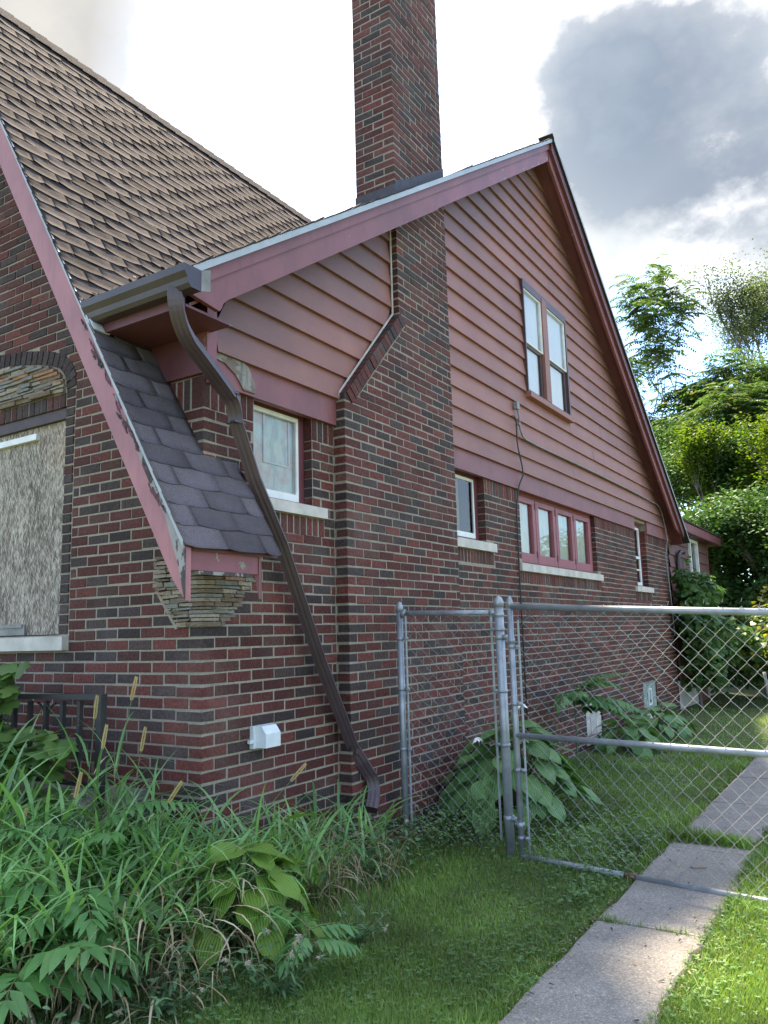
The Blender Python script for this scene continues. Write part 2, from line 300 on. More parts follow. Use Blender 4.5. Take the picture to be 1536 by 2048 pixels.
# thin glass: clear with a Fresnel mirror
mt = bpy.data.materials.new('window_glass'); mt.use_nodes = True; t = mt.node_tree; t.nodes.clear()
fr = N(t, 'ShaderNodeFresnel', i_IOR=1.52); gl = N(t, 'ShaderNodeBsdfGlossy', i_Roughness=.015); tp = N(t, 'ShaderNodeBsdfTransparent'); tp.inputs[0].default_value = (.86, .88, .87, 1)
mx = N(t, 'ShaderNodeMixShader'); f2 = math_n(t, 'MULTIPLY', fr.outputs[0], .95, clamp=True); t.links.new(f2, mx.inputs[0]); t.links.new(tp.outputs[0], mx.inputs[1]); t.links.new(gl.outputs[0], mx.inputs[2])
nn = world_noise(t, 1.5, 2); bp = N(t, 'ShaderNodeBump', i_Strength=.05, i_Distance=.02); t.links.new(nn, bp.inputs['Height']); t.links.new(bp.outputs[0], gl.inputs['Normal'])
o = N(t, 'ShaderNodeOutputMaterial'); t.links.new(mx.outputs[0], o.inputs[0]); M['glass'] = mt
mt, t, b = new_mat('glass_block'); n = world_noise(t, 12, 3); t.links.new(ramp(t, n, [(.3, (.22, .30, .27)), (.7, (.42, .50, .46))]), b.inputs['Base Color']); b.inputs['Roughness'].default_value = .15; bump(t, b, n, .5, .01); M['block'] = mt

# ------------------------------------------------------------------ mesh helpers
class MB:
    def __init__(s): s.v = []; s.f = []; s.m = []
    def add(s, vs, fs, mi=0):
        o = len(s.v); s.v += [tuple(p) for p in vs]; s.f += [tuple(i+o for i in f) for f in fs]; s.m += [mi]*len(fs)
    def box(s, x0, x1, y0, y1, z0, z1, mi=0):
        s.add([(x0, y0, z0), (x1, y0, z0), (x1, y1, z0), (x0, y1, z0), (x0, y0, z1), (x1, y0, z1), (x1, y1, z1), (x0, y1, z1)],
              [(0, 3, 2, 1), (4, 5, 6, 7), (0, 1, 5, 4), (1, 2, 6, 5), (2, 3, 7, 6), (3, 0, 4, 7)], mi); return s
    def obox(s, c, ax, ay, az, hx, hy, hz, mi=0):
        c = Vector(c); P = []
        for k in (-1, 1):
            for i, j in ((-1, -1), (1, -1), (1, 1), (-1, 1)): P.append(c+ax*hx*i+ay*hy*j+az*hz*k)
        s.add(P, [(0, 3, 2, 1), (4, 5, 6, 7), (0, 1, 5, 4), (1, 2, 6, 5), (2, 3, 7, 6), (3, 0, 4, 7)], mi); return s
    def prism(s, pts, d, mi=0):          # polygon pts (3d) pushed along vector d
        n = len(pts); d = Vector(d); P = [Vector(p) for p in pts]; Q = [p+d for p in P]
        s.add(P+Q, [tuple(range(n-1, -1, -1)), tuple(range(n, 2*n))]+[(i, (i+1) % n, n+(i+1) % n, n+i) for i in range(n)], mi); return s
    def tube(s, path, r, n=8, mi=0, cap=True, flat=None):
        P = [Vector(p) for p in path]; rs = r if isinstance(r, (list, tuple)) else [r]*len(P); rings = []; up = None
        for i, p in enumerate(P):
            tg = (P[min(i+1, len(P)-1)]-P[max(i-1, 0)]).normalized()
            if up is None: up = Vector((0, 0, 1)) if abs(tg.z) < .9 else Vector((1, 0, 0))
            a = tg.cross(up).normalized(); bb = a.cross(tg).normalized(); up = bb
            rings.append([p+a*math.cos(2*math.pi*k/n)*rs[i]+bb*math.sin(2*math.pi*k/n)*rs[i]*(flat or 1) for k in range(n)])
        vs = [q for rg in rings for q in rg]; fs = []
        for i in range(len(P)-1):
            for k in range(n): fs.append((i*n+k, i*n+(k+1) % n, (i+1)*n+(k+1) % n, (i+1)*n+k))
        if cap: fs += [tuple(range(n-1, -1, -1)), tuple(range((len(P)-1)*n, len(P)*n))]
        s.add(vs, fs, mi); return s
    def build(s, name, mats, parent=None, smooth=False, kind=None):
        me = bpy.data.meshes.new(name); me.from_pydata(s.v, [], s.f)
        for q in (mats if isinstance(mats, (list, tuple)) else [mats]): me.materials.append(q)
        if any(s.m): me.polygons.foreach_set('material_index', s.m)
        if smooth: me.polygons.foreach_set('use_smooth', [True]*len(me.polygons))
        me.update(); return link(name, me, parent, kind)
def link(name, me, parent=None, kind=None):
    o = bpy.data.objects.new(name, me); col.objects.link(o)
    if parent is not None:
        o.parent = parent; o.matrix_parent_inverse = Matrix.Translation(-world_loc(parent))
    if kind: o['kind'] = kind
    return o
def world_loc(o):
    l = Vector(o.location)
    if o.parent is not None and o.type == 'EMPTY': return l
    return Vector((0, 0, 0)) if o.type != 'EMPTY' else l
def thing(name, label, cat, loc=(0, 0, 0), group=None):
    o = bpy.data.objects.new(name, None); col.objects.link(o); o.location = loc; o.empty_display_size = .1
    o['label'] = label; o['category'] = cat
    if group: o['group'] = group
    return o
def tag(o, label, cat, group=None):
    o['label'] = label; o['category'] = cat
    if group: o['group'] = group
    return o
def np_obj(name, V, faces, mats, parent=None, kind=None, smooth=True, mi=None, uv=None):
    """faces: list of (k x n) int arrays"""
    me = bpy.data.meshes.new(name); V = np.asarray(V, np.float32).reshape(-1, 3)
    me.vertices.add(len(V)); me.vertices.foreach_set('co', V.ravel())
    loops = np.concatenate([f.ravel() for f in faces]).astype(np.int32)
    tot = np.concatenate([np.full(len(f), f.shape[1]) for f in faces]).astype(np.int32)
    start = np.concatenate([[0], np.cumsum(tot)[:-1]]).astype(np.int32)
    me.loops.add(len(loops)); me.loops.foreach_set('vertex_index', loops)
    me.polygons.add(len(tot)); me.polygons.foreach_set('loop_start', start); me.polygons.foreach_set('loop_total', tot)
    for q in (mats if isinstance(mats, (list, tuple)) else [mats]): me.materials.append(q)
    if mi is not None: me.polygons.foreach_set('material_index', np.asarray(mi, np.int32))
    if smooth: me.polygons.foreach_set('use_smooth', np.ones(len(tot), bool))
    me.update(); me.validate(); return link(name, me, parent, kind)

GZ = -1.5
def wob(x, y): return .018*math.sin(1.7*x+.6)*math.cos(1.3*y)+.012*math.sin(4.1*x+2.2*y)
def ground_z(x, y):
    lift = 0.10*max(0, min(1, (1.0-x)/1.4))*max(0, min(1, (1.2-y)/.8))          # planting bed heaped at the corner
    return GZ+wob(x, y)*max(0, min(1, abs(x-2.13)*1.6-.3))+lift

# ------------------------------------------------------------------ house: frame of reference
H, L, J = .0675, .20755, .011
house = thing('brick_house', 'two-storey brown brick house with rose siding, swooping eave and boarded arched window', 'house', (0, 0, GZ))
def S_plane(x): return 1.042-1.69*x             # right slope of the front gable
sl = math.sqrt(1+1.69**2); SD = Vector((1/sl, 0, -1.69/sl)); SN = Vector((1.69/sl, 0, 1/sl)); SY = Vector((0, 1, 0))
OV, YF = .25, -.45                                # gable overhang, rake plane of the front gable
def lowL(y): return 2.03+.677*(y-.084)
def topL(y): return 2.71+.678*(y-.675)
def lowR(y): return 5.067-.746*(y-6.758)
def topR(y): return lowR(y)+.33
WEND = 11.62
YAP = 5.717
CH0, CH1, CHX, CHU = 1.303, 3.03, .105, 2.12      # chimney: y range, face, upper left edge

# parts that hold bricks
front_wall = None
bricks = []      # dict(lo, hi, nrm axis, parent key, mat)
def add_brick(lo, hi, face, key, dark=0, mi=None):
    j = .0024
    off = [rnd.uniform(-j, j) for _ in range(3)]
    lo = [a+o for a, o in zip(lo, off)]; hi = [a+o for a, o in zip(hi, off)]
    bricks.append(dict(lo=lo, hi=hi, face=face, key=key, mi=bcol(dark) if mi is None else mi, rot=rnd.uniform(-.006, .006)))
def minus(segs, a, bb):
    out = []
    for s0, s1 in segs:
        if bb <= s0 or a >= s1: out.append((s0, s1)); continue
        if a > s0: out.append((s0, a))
        if bb < s1: out.append((bb, s1))
    return out
def course_cells(u0, u1, j, first):
    cells = [(u0, min(u1, u0+first))]; u = u0+first
    while u < u1-1e-6: cells.append((u, min(u1, u+L))); u += L
    return cells
def clip_cells(cells, segs):
    out = []
    for c0, c1 in cells:
        for s0, s1 in segs:
            a, bb = max(c0, s0), min(c1, s1)
            if bb-a > .025: out.append((a, bb))
    return out
# openings on the side wall (y0, y1, z0, z1)
W1 = (.44, 1.045, .885, 1.60); W2 = (3.22, 3.865, .86, 1.60); W3 = (4.75, 7.40, .71, 1.60); W4 = (9.40, 10.08, .62, 1.66)
B1 = (6.52, 7.18, -1.36, -.90); B2 = (9.26, 10.08, -1.36, -.885)
SILLS = [(.36, 1.175, .80, .885), (3.08, 4.03, .763, .86), (4.66, 7.515, .615, .71), (9.24, 10.25, .525, .62)]
side_open = [W1, W2, W3, W4, B1, B2, (CH0-.004, CH1+.004, -2, 2.6)] + [(s[0], s[1], s[2]-2*H, s[3]) for s in SILLS] + [(9.2, 10.2, -1.45, -1.36), (6.45, 7.25, -1.45, -1.36)]
JLO = -25
for j in range(JLO, 22):
    za, zb = j*H+J/2, (j+1)*H-J/2; zm = (za+zb)/2
    segs = [(0, WEND)]
    for o_ in side_open:
        if o_[2] < zm < o_[3]: segs = minus(segs, o_[0], o_[1])
    if j >= 20: continue
    odd = j % 2 != 0
    for k, (a, bb) in enumerate(clip_cells(course_cells(0, WEND, j, L/2 if odd else L), segs)):
        if k == 0 and a < .001:
            add_brick((-(L if odd else L/2)+J/2, 0, za), (0, bb-J/2, zb), 'c', 'side')
        else:
            add_brick((-.1, a+J/2, za), (0, bb-J/2, zb), 'x', 'side')
# soldier course under the frieze board and rowlocks under the sills
def upright(u0, u1, za, zb, axis, key, fixed=0, dark=0, depth=.1, pw=H):
    n = max(1, round((u1-u0)/pw)); w = (u1-u0)/n
    for i in range(n):
        a, bb = u0+i*w+J/2, u0+(i+1)*w-J/2
        if axis == 'y': add_brick((fixed-depth, a, za), (fixed, bb, zb), 'x', key, dark)
        else: add_brick((-bb, fixed, za), (-a, fixed+depth, zb), 'y', key, dark)
segs = [(-J/2, WEND)]
for o_ in (W1, W2, W3, W4, (CH0, CH1)): segs = minus(segs, o_[0], o_[1])
for a, bb in segs: upright(a, bb, 20*H+J/2, 23*H-J/2, 'y', 'side')
upright(0.115, .42, 20*H+J/2, 23*H-J/2, 'x', 'front')
for s in SILLS: upright(s[0], s[1], s[2]-2*H+J/2, s[2]-.004, 'y', 'side')
# front wall, u = -x
arch = [(1.205, .0), (1.205, 1.72), (1.222, 1.82), (1.268, 1.905), (1.345, 1.966), (1.45, 2.010), (1.62, 2.055), (1.85, 2.100), (2.13, 2.134), (2.52, 2.150)]
def arch_u(z):
    for (ua, za), (ub, zb) in zip(arch, arch[1:]):
        if za <= z <= zb: return ua+(ub-ua)*(z-za)/(zb-za)
    return None
UEND = 5.04
for j in range(JLO, 78):
    za, zb = j*H+J/2, (j+1)*H-J/2; zm = (za+zb)/2
    segs = [(0, UEND)]
    if -.057 < zm < .04: segs = [(0, 1.205), (UEND-1.205, UEND)]
    elif .04 <= zm < 2.15:
        ub = arch_u(zm)+.006; segs = [(0, min(UEND/2, ub)), (max(UEND/2, UEND-ub), UEND)]
    if zm > 1.35:
        lo_u = (zm-1.042)/1.69+.05
        if zm < 1.55: lo_u = max(lo_u, .42)
        segs = minus(minus(segs, 0, lo_u), UEND-(zm-1.042)/1.69-.05, UEND)
    odd = j % 2 != 0
    for a, bb in clip_cells(course_cells(0, UEND, j, L if odd else L/2), segs):
        if a < .001: continue                          # the corner brick is laid with the side wall
        add_brick((-bb+J/2, 0, za), (-a-J/2, .1, zb), 'y', 'front')
for j in range(0, 26):                               # stack of dark half bricks up the jamb of the arched window
    z0 = .04+j*.0668
    if z0 < 1.70: add_brick((-1.302, -.004, z0+J/2), (-1.21-J/2, .1, z0+.0668-J/2), 'y', 'front', 1); add_brick((1.21+J/2-UEND, -.004, z0+J/2), (1.302-UEND, .1, z0+.0668-J/2), 'y', 'front', 1)
# arch ring of dark rowlocks, as boxes turned along the curve
arch_ring = []
acc = []
pts = [Vector((-u_, 0, z)) for u_, z in arch[1:]]
seg = [(pts[i+1]-pts[i]).length for i in range(len(pts)-1)]; tot = sum(seg); nb = int(tot/.066)
def along(s):
    for i, d in enumerate(seg):
        if s <= d: return pts[i]+(pts[i+1]-pts[i])*(s/d), (pts[i+1]-pts[i]).normalized()
        s -= d
    return pts[-1], (pts[-1]-pts[-2]).normalized()
for i in range(nb):
    p, tg = along((i+.5)*tot/nb); q, tg2 = along(min(tot, (i+.5)*tot/nb+.05)); tg = (tg+tg2).normalized()
    nin = Vector((-tg.z, 0, tg.x)) if True else None
    if nin.z > 0 or nin.x > 0 and abs(nin.x) > abs(nin.z): nin = -nin
    arch_ring.append((p+nin*.05+Vector((0, .046, 0)), tg, nin))
    q_ = p+nin*.05; arch_ring.append((Vector((-UEND-q_.x, .046, q_.z)), Vector((-tg.x, 0, tg.z)), Vector((-nin.x, 0, nin.z))))
upright(1.31, 3.73, 1.590, 1.690, 'x', 'front', -.003, 1, .1, .0715)
# chimney
def chim_face(y0, y1, zlo, zhi, x0, key='chim'):
    j0 = math.floor(zlo/H)
    for j in range(j0, int(zhi/H)):
        za, zb = j*H+J/2, (j+1)*H-J/2; zm = (za+zb)/2
        ya = y0
        if zm > 1.74:
            ya = min(CHU, 1.325+(zm-1.72)*(.81/.862))
            if ya < CHU: ya += .085
        odd = j % 2 != 0
        first = (L/2 if odd else L)
        cells = course_cells(y0 if zm < 2.62 else CHU, y1, j, first)
        for k, (a, bb) in enumerate(clip_cells(cells, [(ya, y1)])):
            if a < y0+.001 or (zm > 2.62 and a < CHU+.001):
                xin = (CHX-L/2) if odd is False else (CHX-L)
                add_brick((max(xin, x0)+J/2, a, za), (CHX, bb-J/2, zb), 'c', key)
                continue
            add_brick((CHX-.1, a+J/2, za), (CHX, bb-J/2, zb), 'x', key)
        if zm > 2.62 and x0 < CHX-.25:                 # front face above the roof
            xs = CHX-(L/2 if odd is False else L)
            u = -xs
            while u < -x0-.01:
                bb = min(-x0, u+L)
                if zm > 3.3: add_brick((-bb+J/2, CHU, za), (-u-J/2, CHU+.1, zb), 'y', key)
                u = bb
chim_face(CH0, CH1, -1.65, 7.6, -.30)

# ---- choose the bricks that show largest as objects, the rest becomes one piece of brickwork
def br_area(b):
    lo, hi, f = b['lo'], b['hi'], b['face']
    c_ = [(a+d)/2 for a, d in zip(lo, hi)]
    p = proj(c_)
    if not (-20 < p[0] < 1556 and -20 < p[1] < 2068): return 0
    if f in 'xc': q = [(hi[0], lo[1], lo[2]), (hi[0], hi[1], lo[2]), (hi[0], hi[1], hi[2]), (hi[0], lo[1], hi[2])]
    else: q = [(lo[0], lo[1], lo[2]), (hi[0], lo[1], lo[2]), (hi[0], lo[1], hi[2]), (lo[0], lo[1], hi[2])]
    P = [proj(x) for x in q]
    a = .5*abs(sum(P[i][0]*P[(i+1) % 4][1]-P[(i+1) % 4][0]*P[i][1] for i in range(4)))
    x, y, z = c_
    if b['key'] == 'side' and y < .62 and z > .45 and z < 1.1-1.2*max(0, y-.3): a = 0
    if b['key'] in ('side', 'front') and y < 1.5 and z < -.86 - (.25 if y > .4 else 0): a = 0
    if b['key'] == 'front':
        if abs(z-(S_plane(x)-.10)) < .34 and z > .1: a = 0
        if -.38 < x and .05 < z < .47: a = 0
    if b['key'] == 'side' and y < .4 and .05 < z < .47: a = 0
    return a
for b_ in bricks: b_['a'] = br_area(b_)
bricks.sort(key=lambda q: -q['a'])

def brick_geom(w, d, h, ch=.0035):
    """unit box centred, chamfered on its outer (+x or -y or both) edges: simple bevel by insetting the outer faces"""
    pass
def brick_mb(mb, lo, hi, face, mi=0, cen=(0, 0, 0)):
    c_ = .003; x0, y0, z0 = [a-q for a, q in zip(lo, cen)]; x1, y1, z1 = [a-q for a, q in zip(hi, cen)]
    if face == 'x':
        V = [(x0, y0, z0), (x0, y1, z0), (x0, y1, z1), (x0, y0, z1), (x1-c_, y0, z0), (x1-c_, y1, z0), (x1-c_, y1, z1), (x1-c_, y0, z1),
             (x1, y0+c_, z0+c_), (x1, y1-c_, z0+c_), (x1, y1-c_, z1-c_), (x1, y0+c_, z1-c_)]
    elif face == 'y':
        V = [(x1, y1, z0), (x0, y1, z0), (x0, y1, z1), (x1, y1, z1), (x1, y0+c_, z0), (x0, y0+c_, z0), (x0, y0+c_, z1), (x1, y0+c_, z1),
             (x1-c_, y0, z0+c_), (x0+c_, y0, z0+c_), (x0+c_, y0, z1-c_), (x1-c_, y0, z1-c_)]
        V = [V[i] for i in (1, 0, 3, 2, 5, 4, 7, 6, 9, 8, 11, 10)]
    else:
        mb.add([(x0, y0+c_, z0), (x0+c_, y0, z0+c_), (x1-c_, y0, z0+c_), (x1, y0+c_, z0+c_), (x1, y1-c_, z0+c_), (x1-c_, y1, z0), (x0, y1, z0),
                (x0, y0+c_, z1), (x0+c_, y0, z1-c_), (x1-c_, y0, z1-c_), (x1, y0+c_, z1-c_), (x1, y1-c_, z1-c_), (x1-c_, y1, z1), (x0, y1, z1)],
               [(0, 1, 8, 7), (1, 2, 9, 8), (2, 3, 10, 9), (3, 4, 11, 10), (4, 5, 12, 11), (7, 8, 9, 10, 11, 12, 13), (6, 5, 4, 3, 2, 1, 0)], mi); return
    mb.add(V, [(8, 9, 10, 11), (4, 5, 9, 8), (5, 6, 10, 9), (6, 7, 11, 10), (7, 4, 8, 11), (0, 1, 5, 4), (1, 2, 6, 5), (2, 3, 7, 6), (3, 0, 4, 7)], mi)

# wall shells: mortar faces set back 6 mm behind the brick faces, with real openings and reveals
def shell(mb, axis, fixed, u0, u1, z0, z1, holes, depth, sgn):
    us = sorted({u0, u1, *[h[0] for h in holes], *[h[1] for h in holes]}); zs = sorted({z0, z1, *[h[2] for h in holes], *[h[3] for h in holes]})
    us = [u for u in us if u0 <= u <= u1]; zs = [z for z in zs if z0 <= z <= z1]
    P = (lambda u, z, d: (fixed-d*sgn, u, z)) if axis == 'y' else (lambda u, z, d: (-u, fixed-d*sgn, z))
    for a, bb in zip(us, us[1:]):
        for c_, d in zip(zs, zs[1:]):
            um, zm = (a+bb)/2, (c_+d)/2
            if any(h[0] < um < h[1] and h[2] < zm < h[3] for h in holes): continue
            mb.add([P(a, c_, 0), P(bb, c_, 0), P(bb, d, 0), P(a, d, 0)], [(0, 1, 2, 3)])
    for h in holes:
        e = .013
        for (a, c_), (bb, d) in (((h[0]-e, h[2]), (h[0]-e, h[3])), ((h[1]+e, h[2]), (h[1]+e, h[3])), ((h[0], h[2]), (h[1], h[2])), ((h[0], h[3]), (h[1], h[3]))):
            mb.add([P(a, c_, 0), P(bb, d, 0), P(bb, d, depth), P(a, c_, depth)], [(0, 1, 2, 3)])
mb = MB(); shell(mb, 'y', -.0035, .0035, WEND, -1.75, 1.70, [W1, W2, W3, W4, B1, B2], .22, 1)
mb.add([(-.006, WEND, -1.75), (-3, WEND, -1.75), (-3, WEND, 3.2), (-.006, WEND, 1.7)], [(0, 1, 2, 3)])
side_wall = mb.build('side_wall', M['mortar'], house)
mb = MB(); holes = [(1.303, 3.74, .04, 1.592)]
shell(mb, 'x', .0035, .0035, 4.9, -1.75, 1.70, holes, .2, -1)
mb.add([(-.42, .006, 1.7), (-4.62, .006, 1.7), (-2.52, .006, 5.1)], [(0, 1, 2)])
mb.add([(-4.9, .006, -1.75), (-4.9, 5, -1.75), (-4.9, 5, 1.7), (-4.9, .006, 1.7)], [(0, 1, 2, 3)])
front_wall = mb.build('front_wall', M['mortar'], house)
mb = MB(); e = .0035
prof = [(CH0+e, -1.75), (CH1-e, -1.75), (CH1-e, 7.6), (CHU+e, 7.6), (CHU+e, 2.60), (CH0+e, 1.72)]
mb.prism([(CHX-e, y, z) for y, z in prof], (-(CHX-e)-.30+e, 0, 0))
chimney = mb.build('chimney', M['mortar'], house)
chimney['label'] = 'tall brick chimney with a sloped brick shoulder on its left'
KEY = {'side': side_wall, 'front': front_wall, 'chim': chimney}
mesh_cache = {}
NIND = 298
stuff = MB()
for i, b_ in enumerate(bricks):
    if i < NIND and b_['a'] > 0:
        cen = [(a+d)/2 for a, d in zip(b_['lo'], b_['hi'])]; dims = tuple(round((d-a)*500)/500 for a, d in zip(b_['lo'], b_['hi']))
        k = (b_['face'], dims)
        if k not in mesh_cache:
            mb = MB(); brick_mb(mb, [-d/2 for d in dims], [d/2 for d in dims], b_['face'])
            me = bpy.data.meshes.new('brick'); me.from_pydata(mb.v, [], mb.f); me.materials.append(BR[0]); mesh_cache[k] = me
        o = link('brick', mesh_cache[k], KEY[b_['key']])
        o.matrix_parent_inverse = Matrix.Identity(4); o.parent = KEY[b_['key']]
        o.location = cen
        if b_['face'] == 'x': o.rotation_euler = (b_['rot'], 0, 0)
        elif b_['face'] == 'y': o.rotation_euler = (0, b_['rot'], 0)
        o.material_slots[0].link = 'OBJECT'; o.material_slots[0].material = BR[b_['mi']]
    else:
        brick_mb(stuff, b_['lo'], b_['hi'], b_['face'], b_['mi'])
ex, ez = Vector((0, 1, 0)), None
for p, tg, nin in arch_ring:
    stuff.obox(p, tg, Vector((0, 1, 0)), nin, .027, .05, .05, rnd.choice([4, 6, 5, 4, 6]))
# sloped brick shoulder of the chimney
sa, sb = Vector((CHX, 1.318, 1.745)), Vector((CHX, CHU+.01, 2.625)); sdv = (sb-sa); sn_ = 18; stg = sdv.normalized(); sup = Vector((0, -stg.z, stg.y))
for i in range(sn_):
    p = sa+sdv*((i+.5)/sn_)-sup*.045+Vector((-.07, 0, 0))
    mb = MB(); mb.obox(p+Vector((rnd.uniform(0, .008), 0, 0)), Vector((1, 0, 0)), stg, sup, .082, sdv.length/sn_/2-.004, .052)
    mb.build('brick', BR[rnd.choice([0, 1, 2, 3, 5, 6])], chimney)
stuff.build('brickwork', BR, house, kind='stuff')
mb = MB(); mb.prism([(CHX-.002, 1.40, 1.71), (CHX-.002, 1.44, 1.71), (CHX-.002, 2.21, 2.54), (CHX-.002, 2.18, 2.56)], (.004, 0, 0)); mb.build('mortar_fillet', M['mortar'], chimney)
# caulk bead between siding and chimney
mb = MB(); mb.tube([(.05, CH0-.005, 1.70), (.055, CH0+.01, 1.76), (.055, CHU-.02, 2.63), (.05, CHU-.012, 3.45)], .009, 6); mb.build('caulk_bead', M['limestone'], chimney)
mb = MB(); mb.prism([(CHX+.006, 2.12, 3.70), (CHX+.006, 3.03, 4.30), (CHX+.006, 3.03, 4.41), (CHX+.006, 2.30, 3.93), (CHX+.006, 2.12, 3.83)], (-.005, 0, 0)); mb.box(-.303, CHX+.006, CHU-.006, CHU-.001, 3.60, 3.80); mb.build('flashing', M['lead'], chimney)

# ------------------------------------------------------------------ siding, frieze, gable trim
frieze = MB(); frieze.box(-.02, .03, .02, CH0-.003, 1.505, 1.73); frieze.build('frieze_board', M['trim'], house)
for a, bb in ((CH1+.003, 7.52), (7.524, 9.335), (10.10, 11.66)):
    MB().box(-.02, .03, a, bb, 1.503+rnd.uniform(-.003, .003), 1.73).build('frieze_board', M['trim'], house)
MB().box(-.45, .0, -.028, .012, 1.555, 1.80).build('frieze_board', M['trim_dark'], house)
EXP = .1972
UW = (5.03, 6.49, 2.63, 4.01)
def soffL(z): return (z-1.973)/.677       # where the soffit meets the wall on the two slopes
def soffR(z): return (10.33-z)/.746
def soff_z(y): return min(1.973+.677*y, 10.33-.746*y)
planks = 0
for i in range(22):
    z0 = 1.70+i*EXP; z1 = z0+EXP+.02
    ylo = max(.055, soffL(z0)-.1); yhi = min(11.66, soffR(z0)+.05)
    segs = [(ylo, yhi)]
    if z0 < 5.0:
        cy = CH0 if z0+EXP < 1.76 else min(CHU, CH0+(z0+EXP-1.74)*(.81/.862)+.0)
        segs = minus(segs, cy-.005, CH1+.003)
    if z1 > UW[2] and z0+.03 < UW[3]: segs = minus(segs, UW[0], UW[1])
    if i in (1, 3, 5, 7, 8, 10, 13):
        segs = [q_ for a_, b_ in segs for q_ in (((a_, a_+(b_-a_)*(.35+.07*(i % 5))-.0025), (a_+(b_-a_)*(.35+.07*(i % 5))+.0025, b_)) if b_-a_ > 2.6 else ((a_, b_),))]
    if z0 < UW[2] < z1:
        mb = MB(); mb.add([(.052, UW[0], z0), (.052, UW[1], z0), (.030, UW[1], UW[2]+.002), (.030, UW[0], UW[2]+.002), (0, UW[0], z0), (0, UW[1], z0)], [(0, 1, 2, 3), (4, 5, 1, 0)]); mb.build('siding_plank', M['siding'], house)
    for a, bb in segs:
        if bb-a < .06: continue
        # board clipped under the slopes at both ends; wedge section, thick lower edge
        def ends(z):
            y_0 = max(a, soffL(z)-.02) if a <= ylo+.001 else a
            y_1 = min(bb, soffR(z)+.02) if bb >= yhi-.001 else bb
            if a <= ylo+.001 and bb < CHU+.1:                        # runs up to the chimney shoulder
                y_1 = min(bb+.3, CH0 if z < 1.75 else min(CHU, CH0+(z-1.74)*(.81/.862)))
            return y_0, y_1
        (a0, b0), (a1, b1) = ends(z0), ends(z1)
        a1, b1 = min(a1, b1), max(a1, b1)
        if a1 > b1-.01: a1 = b1 = (a0+b0)/2
        xb, xt = .052+rnd.uniform(-.002, .002), .022
        if i == 0: xb = .062
        mb = MB()
        JT = rnd.uniform(.3, .7) if (b0-a0) > 4 and i % 3 != 1 else None
        NSEG = max(1, int((b0-a0)/.8))
        for k in range(NSEG):
            f0, f1 = k/NSEG, (k+1)/NSEG
            p = lambda f, z, x, A, B: (x, A+(B-A)*f, z)
            w0, w1 = .0022*math.sin(9*f0+i), .0022*math.sin(9*f1+i)
            mb.add([p(f0, z0+w0, xb, a0, b0), p(f1, z0+w1, xb, a0, b0), p(f1, z1, xt, a1, b1), p(f0, z1, xt, a1, b1), p(f0, z0+w0, .0, a0, b0), p(f1, z0+w1, .0, a0, b0)],
                   [(0, 1, 2, 3), (4, 5, 1, 0)])
        mb.build('siding_plank', M['siding'], house); planks += 1
mb = MB()      # sheathing behind the boards
mb.add([(.0, .02, 1.70), (.0, 11.64, 1.70), (.0, YAP, 6.05), (.0, .02, 2.0)], [(0, 1, 2, 3)]); mb.build('gable_sheathing', M['dark'], house)
MB().box(-.03, .055, -.03, .05, 1.60, 1.98).build('corner_board', M['trim_bad'], house)
mb = MB()
ptsr = [(.0315, .055, 1.735), (.0315, .22, 1.735), (.0315, .34, 1.69), (.0315, .40, 1.60), (.0315, .42, 1.515), (.0315, .30, 1.52), (.0315, .24, 1.60), (.0315, .14, 1.66), (.0315, .05, 1.67)]
mb.prism([(x_, y_+rnd.uniform(-.012, .012), z_+rnd.uniform(-.012, .012)) for x_, y_, z_ in ptsr], (.008, 0, 0)); mb.build('rotted_scab', M['rotten'], house)

# rake boards of the big side gable
mb = MB()
foot = [(OV, -.36, 1.99), (OV, -.335, 1.868), (OV, -.128, 1.842), (OV, -.110, 1.865), (OV, -.095, 1.90), (OV, -.06, 1.935), (OV, .0, lowL(.0)), (OV, 2.63, lowL(2.63)), (OV, 2.63, topL(2.63)-.03)]
mb.prism(foot, (-.03, 0, 0)); ob = mb.build('rake_board', M['trim'], house)
mb = MB(); mb.prism([(OV-.004, 2.636, lowL(2.636)+.012), (OV-.004, YAP-.01, lowL(YAP-.01)+.012), (OV-.004, YAP-.01, topL(YAP)-.05), (OV-.004, 2.636, topL(2.636)-.03)], (-.03, 0, 0))
ob = mb.build('rake_board', M['trim_bad'], house); ob['label'] = 'peeling upper rake board left of the gable peak'
yl = 12.05
mb = MB(); mb.prism([(OV, YAP, lowR(YAP)), (OV, 11.30, lowR(11.30)), (OV, 11.75, topR(11.75)-.1), (OV, YAP, topR(YAP)-.05)], (-.035, 0, 0)); mb.build('rake_board', M['trim'], house)
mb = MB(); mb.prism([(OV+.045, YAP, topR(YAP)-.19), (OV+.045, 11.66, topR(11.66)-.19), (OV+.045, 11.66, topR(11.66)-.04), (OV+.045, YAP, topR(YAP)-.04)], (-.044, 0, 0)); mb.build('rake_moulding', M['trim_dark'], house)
mb = MB(); mb.prism([(OV+.018, -.36, topL(-.36)-.115), (OV+.018, YAP, topL(YAP)-.115), (OV+.018, YAP, topL(YAP)-.03), (OV+.018, -.36, topL(-.36)-.03)], (-.017, 0, 0)); mb.build('rake_moulding', M['trim'], house)
